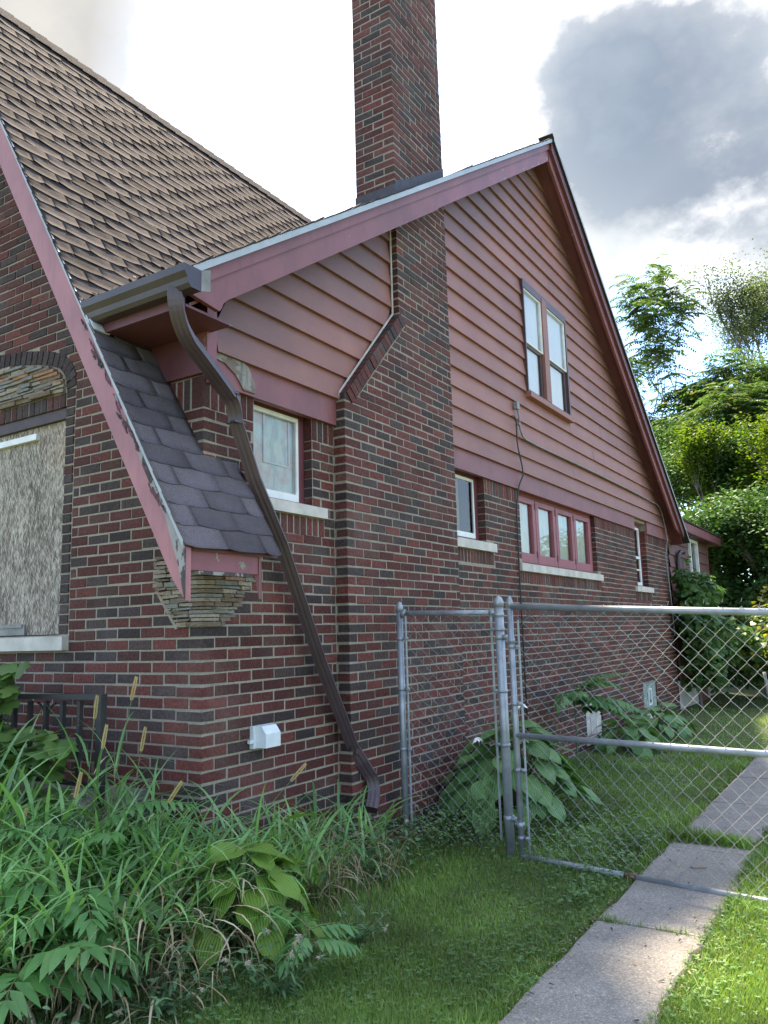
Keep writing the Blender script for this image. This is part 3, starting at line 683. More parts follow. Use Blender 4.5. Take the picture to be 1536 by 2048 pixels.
# soffits
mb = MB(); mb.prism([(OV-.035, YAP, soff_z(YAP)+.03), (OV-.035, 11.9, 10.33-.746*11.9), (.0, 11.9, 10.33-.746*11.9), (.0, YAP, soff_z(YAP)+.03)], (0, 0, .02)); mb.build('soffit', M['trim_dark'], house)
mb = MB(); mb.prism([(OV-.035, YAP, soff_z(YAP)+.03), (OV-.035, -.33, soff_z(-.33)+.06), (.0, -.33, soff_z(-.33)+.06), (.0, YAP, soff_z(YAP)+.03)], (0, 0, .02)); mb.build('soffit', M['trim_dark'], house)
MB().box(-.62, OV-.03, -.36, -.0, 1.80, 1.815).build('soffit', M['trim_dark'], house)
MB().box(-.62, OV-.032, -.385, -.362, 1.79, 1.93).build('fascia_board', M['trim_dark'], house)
# main roof decks
ROOF = MB()
zt = topL
ROOF.prism([(OV+.05, -.40, zt(-.40)), (OV+.05, YAP+.03, zt(YAP+.03)), (-8, YAP+.03, zt(YAP+.03)), (-8, 4.3, zt(4.3)), (-2.52, 4.3, zt(4.3)), (-.56, -.40, zt(-.40))], (0, 0, -.028))
ROOF.prism([(OV+.075, YAP+.03, zt(YAP+.03)-.002), (OV+.075, 11.98, topR(11.98)), (-8, 11.98, topR(11.98)), (-8, YAP+.03, zt(YAP+.03)-.002)], (0, 0, -.028))
roof = ROOF.build('main_roof', M['shingle_brown'], house)
# drip edges
mb = MB(); mb.prism([(OV+.053, -.38, zt(-.38)-.036), (OV+.053, YAP+.02, zt(YAP+.02)-.036), (OV+.053, YAP+.02, zt(YAP+.02)+.012), (OV+.053, -.38, zt(-.38)+.012)], (-.004, 0, 0)); mb.build('drip_edge', M['drip'], roof)
mb = MB(); mb.prism([(OV+.078, YAP+.03, topR(YAP+.03)-.03), (OV+.078, 11.98, topR(11.98)-.03), (OV+.078, 11.98, topR(11.98)+.006), (OV+.078, YAP+.03, topR(YAP+.03)+.006)], (-.004, 0, 0)); mb.build('drip_edge', M['drip'], roof)

# shingles -----------------------------------------------------------
def tab_mesh(w, ln, curl, cup, seed, th=.006):
    q = random.Random(seed); nx, ny = 4, 4; V = []
    cl, crr = q.uniform(.3, 1)*curl, q.uniform(.3, 1)*curl; md = q.uniform(.15, .6)*curl
    for jy in range(ny+1):
        v_ = jy/ny
        for ix in range(nx+1):
            u_ = ix/nx; x = (u_-.5)*w; y = v_*ln + (q.uniform(-.004, .004) if jy == ny else 0) - (.008*abs(2*u_-1)**3 if jy == ny else 0)
            e2 = abs(2*u_-1); lift = ((cl*(1-u_)+crr*u_)*e2**2+md*(1-e2))*v_**2.2
            V.append((x, y, lift+cup*math.sin(math.pi*v_)*(.5+.5*math.cos(3*u_))+.004*v_))
    n = len(V); W = nx+1
    F = [(jy*W+ix, jy*W+ix+1, (jy+1)*W+ix+1, (jy+1)*W+ix) for jy in range(ny) for ix in range(nx)]
    V2 = [(x, y, z-th) for x, y, z in V[ny*W:]]+[(V[jy*W+s][0], V[jy*W+s][1], V[jy*W+s][2]-th) for s in (0, nx) for jy in range(ny+1)]
    F += [(ny*W+i+1, ny*W+i, n+i, n+i+1) for i in range(nx)]
    o1 = n+W; o2 = o1+ny+1
    F += [(jy*W, (jy+1)*W, o1+jy+1, o1+jy) for jy in range(ny)] + [((jy+1)*W+nx, jy*W+nx, o2+jy, o2+jy+1) for jy in range(ny)]
    me = bpy.data.meshes.new('shingle'); me.from_pydata(V+V2, [], F); me.polygons.foreach_set('use_smooth', [i < nx*ny for i in range(len(F))]); return me
TABB = [tab_mesh(.298, .190, .012, .002, s, .004) for s in range(10)]
TABG = [tab_mesh(.300, .215, .010, .003, 50+s, .005) for s in range(8)]
for me in TABB: me.materials.append(M['shingle_brown'])
for me in TABG: me.materials.append(M['shingle_grey'])
MS = Matrix((-SY, SD, SN)).transposed()       # local x -> along y, local y -> down slope, local z -> outward
deck = MB()
xr = -2.52
deck.prism([(xr, YF+.01, S_plane(xr)-.012), (xr, 4.5, S_plane(xr)-.012), (-.5, -.30, S_plane(-.5)-.012), (-.02, 0.002, S_plane(-.02)-.012), (.0, .27, S_plane(0)-.012), (.325, .27, S_plane(.325)-.012), (.325, YF+.01, S_plane(.325)-.012)], (-.03*SN.x, 0, -.03*SN.z))
deck.prism([(xr, YF, S_plane(xr)-.012), (xr, 4.5, S_plane(xr)-.012), (-5.4, 4.5, S_plane(xr)-.012-1.69*2.88), (-5.4, YF, S_plane(xr)-.012-1.69*2.88)], (0, 0, -.04))
groof = deck.build('front_gable_roof', M['felt'], house)
def put_tab(meshes, x, y, s, par, sk=0, jit=.004):
    o = link('shingle', rnd.choice(meshes), par)
    mtx = (MS @ Matrix.Rotation(rnd.uniform(-.012, .012)+sk, 3, 'Z')).to_4x4()
    mtx.translation = Vector((x, y, S_plane(x)))+SN*(s+rnd.uniform(0, jit))
    o.matrix_parent_inverse = Matrix.Identity(4); o.matrix_basis = mtx; return o
# weathered brown courses on the front gable
slope_len = (S_plane(xr)-S_plane(-.45))*sl/1.69
EX = .119; nc = int(slope_len/EX)+1; nb_tabs = 0
for i in range(nc):
    s_dn = i*EX                                  # top of the exposed part, measured down from the ridge
    x = xr+(s_dn-.03)/sl
    off = (.1525 if i % 2 else 0)+rnd.uniform(0, .02)
    edges = [YF-.022, YF-.022+.305-off]
    while edges[-1] < 4.5: edges.append(edges[-1]+.305)
    for ya, yb in zip(edges, edges[1:]):
        y = (ya+yb)/2; zc = S_plane(x+.10/sl)
        if zc-.05 > topL(y)-.02 or (y < -.25 and zc > 1.90):
            o = put_tab(TABB, x, y, .001, groof); nb_tabs += 1
            if yb-ya < .30: o.scale = ((yb-ya-.004)/.298, 1, 1)
# grey courses of the swooped eave
GX = .139
s0 = (S_plane(-.62)); x_end = .345
ng = int((x_end+.62)*sl/GX)
for i in range(ng):
    x = x_end-(i*GX+.205)/sl
    zc = S_plane(x+.14/sl)
    ymax = .285 if x+.2/sl > .03 else .004
    y0 = YF-.02; off = .15 if i % 2 else 0
    edges = [y0]
    y = y0+.305-off
    while y < ymax-.05: edges.append(y); y += .305
    edges.append(ymax)
    for a, bb in zip(edges, edges[1:]):
        o = put_tab(TABG, x, (a+bb)/2, .004, groof, 0, .002)
        o.scale = ((bb-a-.004)/.300, 1, 1)
# ridge caps
for i in range(30):
    y = YF+.08+i*.16
    mb = MB(); mb.add([(xr-.11, y-.1, S_plane(xr)-.11*1.3), (xr, y-.1, S_plane(xr)+.02), (xr+.10, y-.1, S_plane(xr)-.13), (xr-.11, y+.1, S_plane(xr)-.11*1.3+.012), (xr, y+.1, S_plane(xr)+.034), (xr+.10, y+.1, S_plane(xr)-.118)], [(0, 1, 4, 3), (1, 2, 5, 4)])
    mb.build('ridge_shingle', M['shingle_brown'], groof)
# curled shingle ends along the side gable's left rake, broken flakes along its crest
for i in range(52):
    y = -.36+i*.118
    if 2.08 < y < 3.06: continue
    z = topL(y)+.016
    q = rnd.uniform(.0, .018)
    mb = MB(); th = .012; a, bb = y, y+.125
    zb_ = topL(bb)+q+.020
    mb.add([(OV+.055, a, z+.002), (OV+.058, a+.06, topL(a+.06)+.022+q*.25), (OV+.055, bb, zb_), (OV-.25, a, z+.002), (OV-.25, a+.06, topL(a+.06)+.012), (OV-.25, bb, topL(bb)+.014),
            (OV+.055, bb, zb_-th), (OV+.057, a+.06, topL(a+.06)+.010+q*.1), (OV+.055, a, z-.006)],
           [(0, 1, 4, 3), (1, 2, 5, 4), (0, 8, 7, 1), (1, 7, 6, 2), (2, 6, 5)])
    mb.build('shingle', M['shingle_brown'], roof)
for i in range(46):
    y = YAP+.05+i*.136; z = topR(y); q = rnd.uniform(0, .012)
    mb = MB(); mb.obox((OV-.02, y, z+.012+q), Vector((1, 0, 0)), Vector((0, .8015, -.598)), Vector((0, .598, .8015)), .095, .085, .006); mb.build('shingle', M['shingle_brown'], roof)
# rake board of the front gable with its white drip edge
def rk(x, off): return S_plane(x)+off
mb = MB()
mb.prism([(-2.52, YF, rk(-2.52, -.02)), (.338, YF, rk(.338, -.02)), (.338, YF, .185), (.338-.095, YF, rk(.338-.095, -.335)), (-2.52, YF, rk(-2.52, -.335))], (0, .035, 0))
ob = mb.build('rake_board', M['rake'], house); ob['label'] = 'long dusty pink rake board with peeling paint and a pointed foot'
mb = MB(); mb.prism([(.335, YF-.006, .19), (.342, YF-.006, .44), (.250, YF-.006, .60), (.19, YF-.006, .62), (.29, YF-.006, .36), (.305, YF-.006, .31)], (0, .0055, 0)); mb.build('bare_wood', M['rake_bare'], house)
mb = MB(); mb.prism([(.02, YF-.004, rk(.02, -.05)), (-.14, YF-.004, rk(-.14, -.05)), (-.10, YF-.004, rk(-.10, -.10)), (0.03, YF-.004, rk(.03, -.115)), (.10, YF-.004, rk(.1, -.12)), (.2, YF-.004, rk(.2, -.10)), (.24, YF-.004, rk(.24, -.05))], (0, .0035, 0)); mb.build('bare_wood', M['rake_bare'], house)
for k in range(30):           # strips of paint lifting off the board along its grain
    x = rnd.uniform(-.55, .28); o_ = -.06-abs(rnd.gauss(0, .035))
    c_ = Vector((x, YF-.004, rk(x, o_))); ax = (SD+Vector((rnd.uniform(-.12, .12), 0, 0))).normalized(); ay = Vector((0, 1, 0)).cross(ax).normalized()
    mb = MB(); n_ = 6; a_ = rnd.uniform(.02, .075); V_ = []
    for j in range(n_+1):
        f = j/n_*2-1; w_ = rnd.uniform(.002, .007)*(1.1-abs(f)); V_ += [c_+ax*a_*f-ay*w_, c_+ax*a_*f+ay*w_*1.2-Vector((0, rnd.uniform(.002, .012), 0))]
    mb.add(V_, [(2*j, 2*j+1, 2*j+3, 2*j+2) for j in range(n_)]); mb.build('paint_flake', M['trim_dark'] if k % 3 else M['rake_bare'], house)
mb = MB(); mb.prism([(-2.52, YF-.016, rk(-2.52, -.030)), (.332, YF-.016, rk(.332, -.030)), (.332, YF-.016, rk(.332, .012)), (-2.52, YF-.016, rk(-2.52, .012))], (0, .012, 0)); mb.build('drip_edge', M['drip'], house)
mb = MB(); mb.prism([(-.56, YF-.018, rk(-.56, .02)), (-.44, YF-.018, rk(-.44, .02)), (-.40, YF-.010, rk(-.44, -.06)), (-.53, YF-.018, rk(-.56, -.05))], (0, .006, 0))
mb.prism([(-.50, YF-.01, rk(-.50, .016)), (-.43, YF-.01, rk(-.43, .016)), (-.43, YF+.10, rk(-.43, .016)), (-.50, YF+.10, rk(-.50, .016))], (.01, 0, .006)); mb.build('flashing', M['flash'], house)
mb = MB(); mb.prism([(2*-2.52-.338, YF, .2), (-2.52, YF, rk(-2.52, -.335)), (-2.52, YF, rk(-2.52, -.02)), (2*-2.52-.338, YF, .52)], (0, .035, 0)); mb.build('rake_board', M['rake'], house)
# swooped eave: fascia, back bracket, soffit pieces
mb = MB(); mb.box(.275, .300, YF+.04, .135, .345, .50); mb.build('fascia_board', M['trim_bad'], house)['label'] = 'peeling red fascia board under the swooped eave'
MB().box(.268, .306, -.33, .06, .325, .343).build('fascia_sill', M['rake_bare'], house)
mb = MB(); mb.prism([(.02, .137, .99), (.305, .137, .50), (.305, .137, .205), (.27, .137, .345), (.02, .137, .70)], (0, .022, 0)); mb.build('eave_bracket', M['trim'], house)
mb = MB(); mb.prism([(-.30, YF+.036, rk(-.30, -.06)), (.318, YF+.036, rk(.318, -.06)), (.318, YF+.036, rk(.318, -.045)), (-.30, YF+.036, rk(-.30, -.045))], (0, .70, 0)); mb.build('soffit', M['trim_dark'], house)

# gutter: K profile swept along x
def gprof(): return [(-.372, 1.965), (-.372, 1.845), (-.445, 1.845), (-.462, 1.865), (-.470, 1.895), (-.492, 1.925), (-.497, 1.965), (-.488, 1.965), (-.483, 1.928), (-.46, 1.90), (-.452, 1.868), (-.443, 1.852), (-.380, 1.852), (-.380, 1.965)]
g0, g1 = -.50, .345
mb = MB(); P0 = [(g0, y, z) for y, z in gprof()]; P1 = [(g1, y, z) for y, z in gprof()]; n = len(P0)
mb.add(P0+P1, [(i, (i+1) % n, n+(i+1) % n, n+i) for i in range(n)])
mb.prism([(g1, y, z) for y, z in gprof()[:7]], (.006, 0, 0)); mb.prism([(g0, y, z) for y, z in gprof()[:7]], (-.004, 0, 0)); gutter = mb.build('gutter', M['gutter'], house)
MB().prism([(g1+.004, -.372, 1.965), (g1+.004, -.372, 1.845), (g1+.03, -.33, 1.85), (g1+.03, -.33, 1.975)], (.004, 0, 0)).build('end_cap', M['conduit'], gutter)
mb = MB()
for i in range(180):
    c_ = Vector((rnd.uniform(g0, g1-.05), rnd.uniform(-.485, -.36), 1.962+abs(rnd.gauss(0, .016)))); a = Vector((rnd.gauss(0, 1), rnd.gauss(0, 1), rnd.gauss(0, .6))).normalized(); bb = a.cross(Vector((0, 0, 1))).normalized()
    mb.add([c_-a*.02, c_+bb*.012, c_+a*.024, c_-bb*.010], [(0, 1, 2, 3)])
mb.build('gutter_debris', M['litter'], house, kind='stuff')

# downspout: corrugated rectangular tube, swept through its bends
def duct(path, wx=.042, wy=.031, ribs=True):
    mb = MB(); P = [Vector(p) for p in path]
    prof = []
    for s_, a, bb in ((0, (-1, -1), (1, -1)), (1, (1, -1), (1, 1)), (2, (1, 1), (-1, 1)), (3, (-1, 1), (-1, -1))):
        for k in range(6):
            f = k/6; x, y = a[0]+(bb[0]-a[0])*f, a[1]+(bb[1]-a[1])*f
            ins = 1-(.07 if (k % 2 and ribs) else 0); cr_ = .93 if k == 0 else 1
            if s_ in (0, 2): prof.append((x*cr_, y*ins*cr_))
            else: prof.append((x*ins*cr_, y*cr_))
    n = len(prof); rings = []
    side = None
    for i, p in enumerate(P):
        tg = (P[min(i+1, len(P)-1)]-P[max(i-1, 0)]).normalized()
        ref = DUCT_REF; a = (ref-tg*ref.dot(tg)).normalized(); bb = tg.cross(a)
        rings += [p+a*wx*q[0]+bb*wy*q[1] for q in prof]
    F = [(i*n+k, i*n+(k+1) % n, (i+1)*n+(k+1) % n, (i+1)*n+k) for i in range(len(P)-1) for k in range(n)]
    mb.add(rings, F+[tuple(range(n-1, -1, -1)), tuple(range((len(P)-1)*n, len(P)*n))]); return mb
def bez(p0, p1, p2, n):
    p0, p1, p2 = map(Vector, (p0, p1, p2)); return [(p0*(1-t)**2+p1*2*t*(1-t)+p2*t*t) for t in [i/n for i in range(n+1)]]
DUCT_REF = Vector((.75, .66, 0))
dsp = bpy.data.objects.new('downspout', None); col.objects.link(dsp); dsp.parent = house; dsp.location = (0, 0, 0); dsp.matrix_parent_inverse = Matrix.Translation((0, 0, -GZ))
def dpart(mb, name, mat='downspout'):
    me_o = mb.build(name, M[mat]); me_o.parent = dsp; return me_o
pA, pB = Vector((.235, -.44, 1.86)), Vector((.115, .13, 1.36))
dpart(duct(bez((.225, -.44, 1.87), (.225, -.445, 1.70), (.19, -.30, 1.62), 10)+bez((.19, -.30, 1.62), (.16, -.12, 1.53), (.13, .095, 1.40), 4)), 'elbow_pipe')
dpart(duct(bez((.132, .085, 1.41), (.115, .150, 1.355), (.112, .150, 1.26), 10), .045, .034), 'elbow')
dpart(duct([(.112, .147, 1.29), (.10, .33, .95), (.09, .60, .565), (.075, 1.0, -.17), (.085, 1.36, -.80)]), 'pipe')
dpart(duct([(.086, 1.355, -.79), (.12, 1.40, -.88), (.145, 1.475, -.99)], .045, .034), 'sleeve')
dpart(duct(bez((.145, 1.465, -.97), (.16, 1.51, -1.09), (.19, 1.40, -1.19), 10), .045, .034), 'elbow')
for q in ((.135, .07, 1.43), (.112, .15, 1.265)): dpart(MB().box(q[0]-.04, q[0]+.04, q[1]-.045, q[1]+.045, q[2]-.006, q[2]+.006), 'collar')
dpart(MB().obox((.115, 1.375, -.83), Vector((0, .5, .85)), Vector((0, .85, -.5)), Vector((1, 0, 0)), .012, .06, .012), 'strap')

# ------------------------------------------------------------------ windows
def window(label, loc):
    o = bpy.data.objects.new('window', None); col.objects.link(o); o.parent = house; o.matrix_parent_inverse = Matrix.Translation((0, 0, -GZ)); o['label'] = label; return o
def wp(mb, name, mat, w, smooth=False):
    o = mb.build(name, M[mat], smooth=smooth); o.parent = w; return o
def frame_mb(x0, x1, y0, y1, z0, z1, tl, tr, tb, tt):
    mb = MB(); mb.box(x0, x1, y0, y0+tl, z0, z1); mb.box(x0, x1, y1-tr, y1, z0, z1); mb.box(x0, x1, y0+tl, y1-tr, z0, z0+tb); mb.box(x0, x1, y0+tl, y1-tr, z1-tt, z1); return mb
def pane_mb(x, y0, y1, z0, z1): return MB().add([(x, y0, z0), (x, y1, z0), (x, y1, z1), (x, y0, z1)], [(0, 1, 2, 3)])
def mbq(x, y0, y1, z0, z1):
    mb = MB(); mb.add([(x, y0, z0), (x, y1, z0), (x, y1, z1), (x, y0, z1)], [(0, 1, 2, 3)]); return mb
def cloth(x, y0, y1, z0, z1, amp=.012, waves=9, hang=0):
    mb = MB(); n = 60; V = []
    for k in range(n+1):
        f = k/n; V += [(x+amp*math.sin(f*waves*6.28+1.3*math.sin(f*9)), y0+(y1-y0)*f, z0), (x+amp*.6*math.sin(f*waves*6.28+1.3*math.sin(f*9)), y0+(y1-y0)*f, z1)]
    mb.add(V, [(2*k, 2*k+2, 2*k+3, 2*k+1) for k in range(n)]); return mb
# 1: small window left of the chimney with a patterned sheet
w = window('small window with a patterned sheet left of the chimney', 0)
wp(frame_mb(-.16, -.075, W1[0], W1[1], W1[2], 1.58, .05, .065, .02, .075), 'frame', 'frame', w)
wp(frame_mb(-.10, -.070, W1[0]+.05, W1[1]-.067, W1[2]+.02, 1.50, .022, .024, .05, .03), 'storm_frame', 'white', w)
wp(mbq(-.082, W1[0]+.07, W1[1]-.09, W1[2]+.07, 1.48), 'pane', 'glass', w)
wp(frame_mb(-.102, -.094, W1[0]+.20, W1[1]-.135, 1.14, 1.50, .010, .010, .010, .010), 'inner_sash', 'white', w)
wp(cloth(-.106, W1[0]+.055, W1[1]-.07, W1[2]+.03, 1.50, .003, 5), 'sheet', 'sheet', w)
# 2: narrow window right of the chimney
w = window('narrow dark window right of the chimney', 0)
wp(frame_mb(-.17, -.085, W2[0], W2[1], W2[2], 1.58, .06, .085, .03, .09), 'frame', 'frame', w)
wp(frame_mb(-.10, -.079, W2[0]+.06, W2[1]-.088, W2[2]+.03, 1.485, .025, .022, .05, .03), 'storm_frame', 'white', w)
wp(mbq(-.09, W2[0]+.08, W2[1]-.105, W2[2]+.075, 1.46), 'pane', 'glass', w)
wp(cloth(-.125, W2[0]+.07, W2[0]+.30, W2[2]+.04, 1.52, .008, 4), 'curtain', 'olive_cloth', w)
# 3: row of four casements
w = window('row of four red casements with cream curtains', 0)
x0, x1 = -.16, -.06
zb, ztp = W3[2]+.005, 1.54
wp(frame_mb(x0, x1-.005, W3[0], W3[1], W3[2], 1.56, .03, .05, .02, .08), 'frame', 'casement', w)
edges = [W3[0]+.03, 5.348, 6.005, 6.668, W3[1]-.05]
for k in range(4):
    a, bb = edges[k], edges[k+1]
    wp(frame_mb(-.125, -.055, a+.008, bb-.008, W3[2]+.02, 1.47, .085, .085, .105, .06), 'sash', 'casement', w)
    wp(mbq(-.085, a+.08, bb-.08, .82, 1.42), 'pane', 'glass', w)
    for zz in (.80, 1.36): wp(MB().box(-.056, -.046, a-.022, a+.022, zz, zz+.07), 'hinge', 'frame', w)
    wp(cloth(-.112, a+.03, bb-.03, .80, 1.46, .009, 3+k % 2), 'curtain', 'curtain', w)
# 4: far window
w = window('tall narrow white sash window near the back corner', 0)
wp(frame_mb(-.17, -.085, W4[0], W4[1], W4[2], 1.64, .03, .12, .02, .05), 'frame', 'frame', w)
wp(frame_mb(-.10, -.075, W4[0]+.03, W4[1]-.122, W4[2]+.02, 1.585, .025, .04, .05, .035), 'storm_frame', 'white', w)
wp(MB().box(-.098, -.072, W4[0]+.055, W4[1]-.162, 1.07, 1.11), 'meeting_rail', 'white', w)
wp(MB().box(-.098, -.074, W4[0]+.055, W4[1]-.162, .88, .90), 'meeting_rail', 'white', w)
for za, zc in ((.69, .88), (.90, 1.07), (1.11, 1.55)): wp(mbq(-.088, W4[0]+.05, W4[1]-.16, za, zc), 'pane', 'glass', w)
wp(cloth(-.16, W4[0]+.03, W4[1]-.13, .64, 1.58, .01, 3), 'curtain', 'blind', w)
# upper pair in the siding
w = window('upper pair of sash windows in the rose siding', 0)
y0, y1, z0, z1 = UW[0], UW[1], 2.69, UW[3]+.056
wp(frame_mb(.0, .072, y0, y1, z0, z1, .022, .045, .03, .096), 'frame', 'dark_trim', w)
mull = (5.615, 5.775)
wp(MB().box(.0, .078, mull[0], mull[1], z0+.03, z1-.04), 'mullion', 'siding', w)
wp(MB().box(-.02, .105, y0-.01, y1+.012, 2.625, 2.688), 'sill', 'siding', w)
for a, bb in ((y0+.022, mull[0]), (mull[1], y1-.045)):
    wp(frame_mb(.012, .060, a, bb, 3.30, z1-.096, .012, .030, .012, .018), 'sash', 'white', w)
    wp(frame_mb(.012, .040, a, bb, z0+.03, 3.298, .015, .065, .022, .03), 'sash', 'dark_trim', w)
    wp(mbq(.040, a+.01, bb-.02, 3.305, z1-.106), 'pane', 'glass', w); wp(mbq(.026, a+.01, bb-.02, z0+.04, 3.29), 'pane', 'glass', w)
    wp(cloth(.008, a+.003, bb-.003, z0+.02, z1-.02, .003, 2), 'blind', 'blind', w)
# sills
for k, s in enumerate(SILLS):
    segs = [(s[0], s[1])] if k != 2 else [(s[0], 6.13), (6.134, s[1])]
    for a, bb in segs:
        mb = MB(); mb.prism([(.034, a, s[2]), (.034, a, s[3]-.012), (-.10, a, s[3]+.012), (-.10, a, s[2])], (0, bb-a, 0)); mb.build('window_sill', M['limestone'], house)
# glass block cellar windows
for k, (a, bb, za, zc) in enumerate((B1, B2)):
    w = window(('low', 'glass block')[k]+' cellar window '+('half hidden by the feathery sapling', 'with a white vent near the back corner')[k], 0)
    wp(MB().box(-.10, -.04, a-.002, bb+.002, za, zc), 'mortar_bed', 'limestone', w)
    nx = 3; wv = (bb-a)/nx; nz = 2; hz_ = (zc-za)/nz
    for i in range(nx):
        for jz in range(nz):
            if k == 1 and i == 1:
                continue
            wp(MB().box(-.05, -.022, a+i*wv+.012, a+(i+1)*wv-.012, za+jz*hz_+.012, za+(jz+1)*hz_-.012), 'glass_block', 'block' if k else 'limestone', w)
    if k == 1:
        wp(MB().box(-.05, -.015, a+wv+.012, a+2*wv-.012, za+.012, zc-.012), 'glass_block', 'block', w)
        wp(frame_mb(-.02, -.006, a+wv+.05, a+2*wv-.05, za+.12, zc-.10, .02, .02, .02, .02), 'vent_frame', 'white', w)
        wp(MB().box(-.015, -.009, a+wv+.09, a+2*wv-.09, za+.17, za+.20), 'vent_latch', 'dark_trim', w)
    MB().box(-.08, .05 if k else .02, a-.05, bb+.12, za-.085, za-.001).build('window_sill', M['limestone'], house)
# boarded arched window
bw = window('arched window boarded with weathered strand board', 0)
wp(MB().box(-3.73, -1.318, .045, .06, .046, 1.515), 'strand_board', 'osb', bw)
wp(MB().box(-3.74, -1.303, .012, .10, 1.512, 1.589), 'lintel', 'lintel', bw)
wp(MB().box(-1.318, -1.3035, .03, .09, .042, 1.51), 'jamb_strip', 'lintel', bw)
wp(MB().box(-2.55, -1.655, .012, .045, 1.415, 1.445).box(-2.5, -1.66, .016, .04, 1.445, 1.46), 'light_strip', 'white', bw)
wp(MB().box(-3.0, -1.73, .03, .0445, .05, .12).box(-3.0, -1.75, .02, .03, .10, .125), 'lower_slat', 'conduit', bw)
mb = MB(); mb.prism([(-1.207, -.045, -.057), (-1.207, -.045, .03), (-1.207, .1, .044), (-1.207, .1, -.057)], (-2.63, 0, 0)); wp(mb, 'sill', 'limestone', bw)
# split stone in the arch and at the corner corbel
def arch_in_top(u):
    u = min(u, UEND-u)
    zz = [(1.31, 1.70), (1.33, 1.79), (1.385, 1.85), (1.46, 1.89), (1.55, 1.922), (1.75, 1.965), (2.12, 2.030), (2.55, 2.05)]
    for (a, za), (bb, zb_) in zip(zz, zz[1:]):
        if a <= u <= bb: return za+(zb_-za)*(u-a)/(bb-a)
    return 1.69 if u < 1.31 else 2.05
far_stones = MB()
def stone(lo, hi, par, mi=None):
    if lo[0] < -2.62: far_stones.box(lo[0], hi[0], lo[1], hi[1], lo[2], hi[2], rnd.choice([0, 1, 2, 4])); return
    (x0, y0, z0), (x1, y1, z1) = lo, hi; q = lambda: rnd.uniform(-.0055, .0055); mb = MB()
    mb.add([(x0+q(), y0+q(), z0+q()), (x1+q(), y0+q(), z0+q()), (x1+q(), y1, z0), (x0+q(), y1, z0), (x0+q(), y0+q(), z1+q()), (x1+q(), y0+q(), z1+q()), (x1+q(), y1, z1), (x0+q(), y1, z1)],
           [(0, 3, 2, 1), (4, 5, 6, 7), (0, 1, 5, 4), (1, 2, 6, 5), (2, 3, 7, 6), (3, 0, 4, 7)])
    mb.build('stone', ST[mi if mi is not None else rnd.choices(range(5), [26, 26, 22, 6, 20])[0]], par)
z = 1.695
while z < 2.05:
    h_ = rnd.uniform(.020, .032); u = 1.30
    while arch_in_top(u) < z+h_*.55 and u < 2.5: u += .01
    while u < 3.70 and arch_in_top(u) > z:
        w_ = rnd.uniform(.09, .26)
        stone((-(u+w_), -.012-rnd.random()*.03, z+.002), (-u-.004, .05, z+h_-.003), front_wall)
        u += w_
    z += h_
MB().prism([(-u_, .004, z_) for u_, z_ in ((1.30, 1.69), (1.36, 1.86), (1.6, 1.96), (2.1, 2.06), (2.52, 2.08), (2.94, 2.06), (3.44, 1.96), (3.68, 1.86), (3.74, 1.69))], (0, .03, 0)).build('stone_bed', M['mortar'], front_wall)
far_stones.build('stonework', ST, house, kind='stuff')
def lerp(tb, z):
    if z <= tb[0][0]: return tb[0][1]
    for (za, a), (zb_, bb) in zip(tb, tb[1:]):
        if za <= z <= zb_: return a+(bb-a)*(z-za)/(zb_-za)
    return tb[-1][1]
TF = [(.055, .20), (.08, .215), (.29, .375), (.44, .355), (.50, .34)]; TS_ = [(.055, .17), (.11, .255), (.26, .335), (.37, .41), (.5, .42)]
z = .062
while z < .475:
    h_ = rnd.uniform(.018, .030); uf, us = lerp(TF, z)+rnd.uniform(-.012, .0), lerp(TS_, z)+rnd.uniform(-.03, .02); pr = .016+.05*min(1, (z-.05)/.4)
    a, bb = rnd.uniform(.05, min(.13, uf-.03)), rnd.uniform(.05, min(.14, us-.03)); pc = pr*.75+rnd.uniform(0, .012)
    c_ = .03
    mb = MB(); mb.prism([(-a, .02, z+.002), (-a, -pc, z+.002), (-.01, -pc*.85, z+.002), (pc*.6, -pc*.3, z+.002), (pc*.95, .02, z+.002), (pc, bb, z+.002), (-.02, bb, z+.002)], (0, 0, h_-.005)); mb.build('stone', rnd.choice(ST[:3]+ST[4:]), front_wall)
    u = a+.004
    while u < uf-.02:
        w_ = min(uf-u, rnd.uniform(.07, .17)); stone((-(u+w_)+.003, -(pr*.8+rnd.random()*.012), z+.002), (-u, .03, z+h_-.003), front_wall); u += w_+.003
    y = bb+.004
    while y < us-.02:
        w_ = min(us-y, rnd.uniform(.08, .22)); stone((-.03, y, z+.002), (pr*.8+rnd.random()*.014, y+w_-.003, z+h_-.003), side_wall, rnd.choices(range(5), [18, 14, 34, 18, 16])[0]); y += w_+.003
    z += h_
mb = MB(); mb.prism([(-.215, -.004, .05), (-.388, -.004, .28), (-.37, -.004, .45), (-.345, -.004, .45), (-.362, -.004, .28), (-.195, -.004, .055)], (0, .006, 0)); mb.build('mortar_fillet', M['mortar'], front_wall)

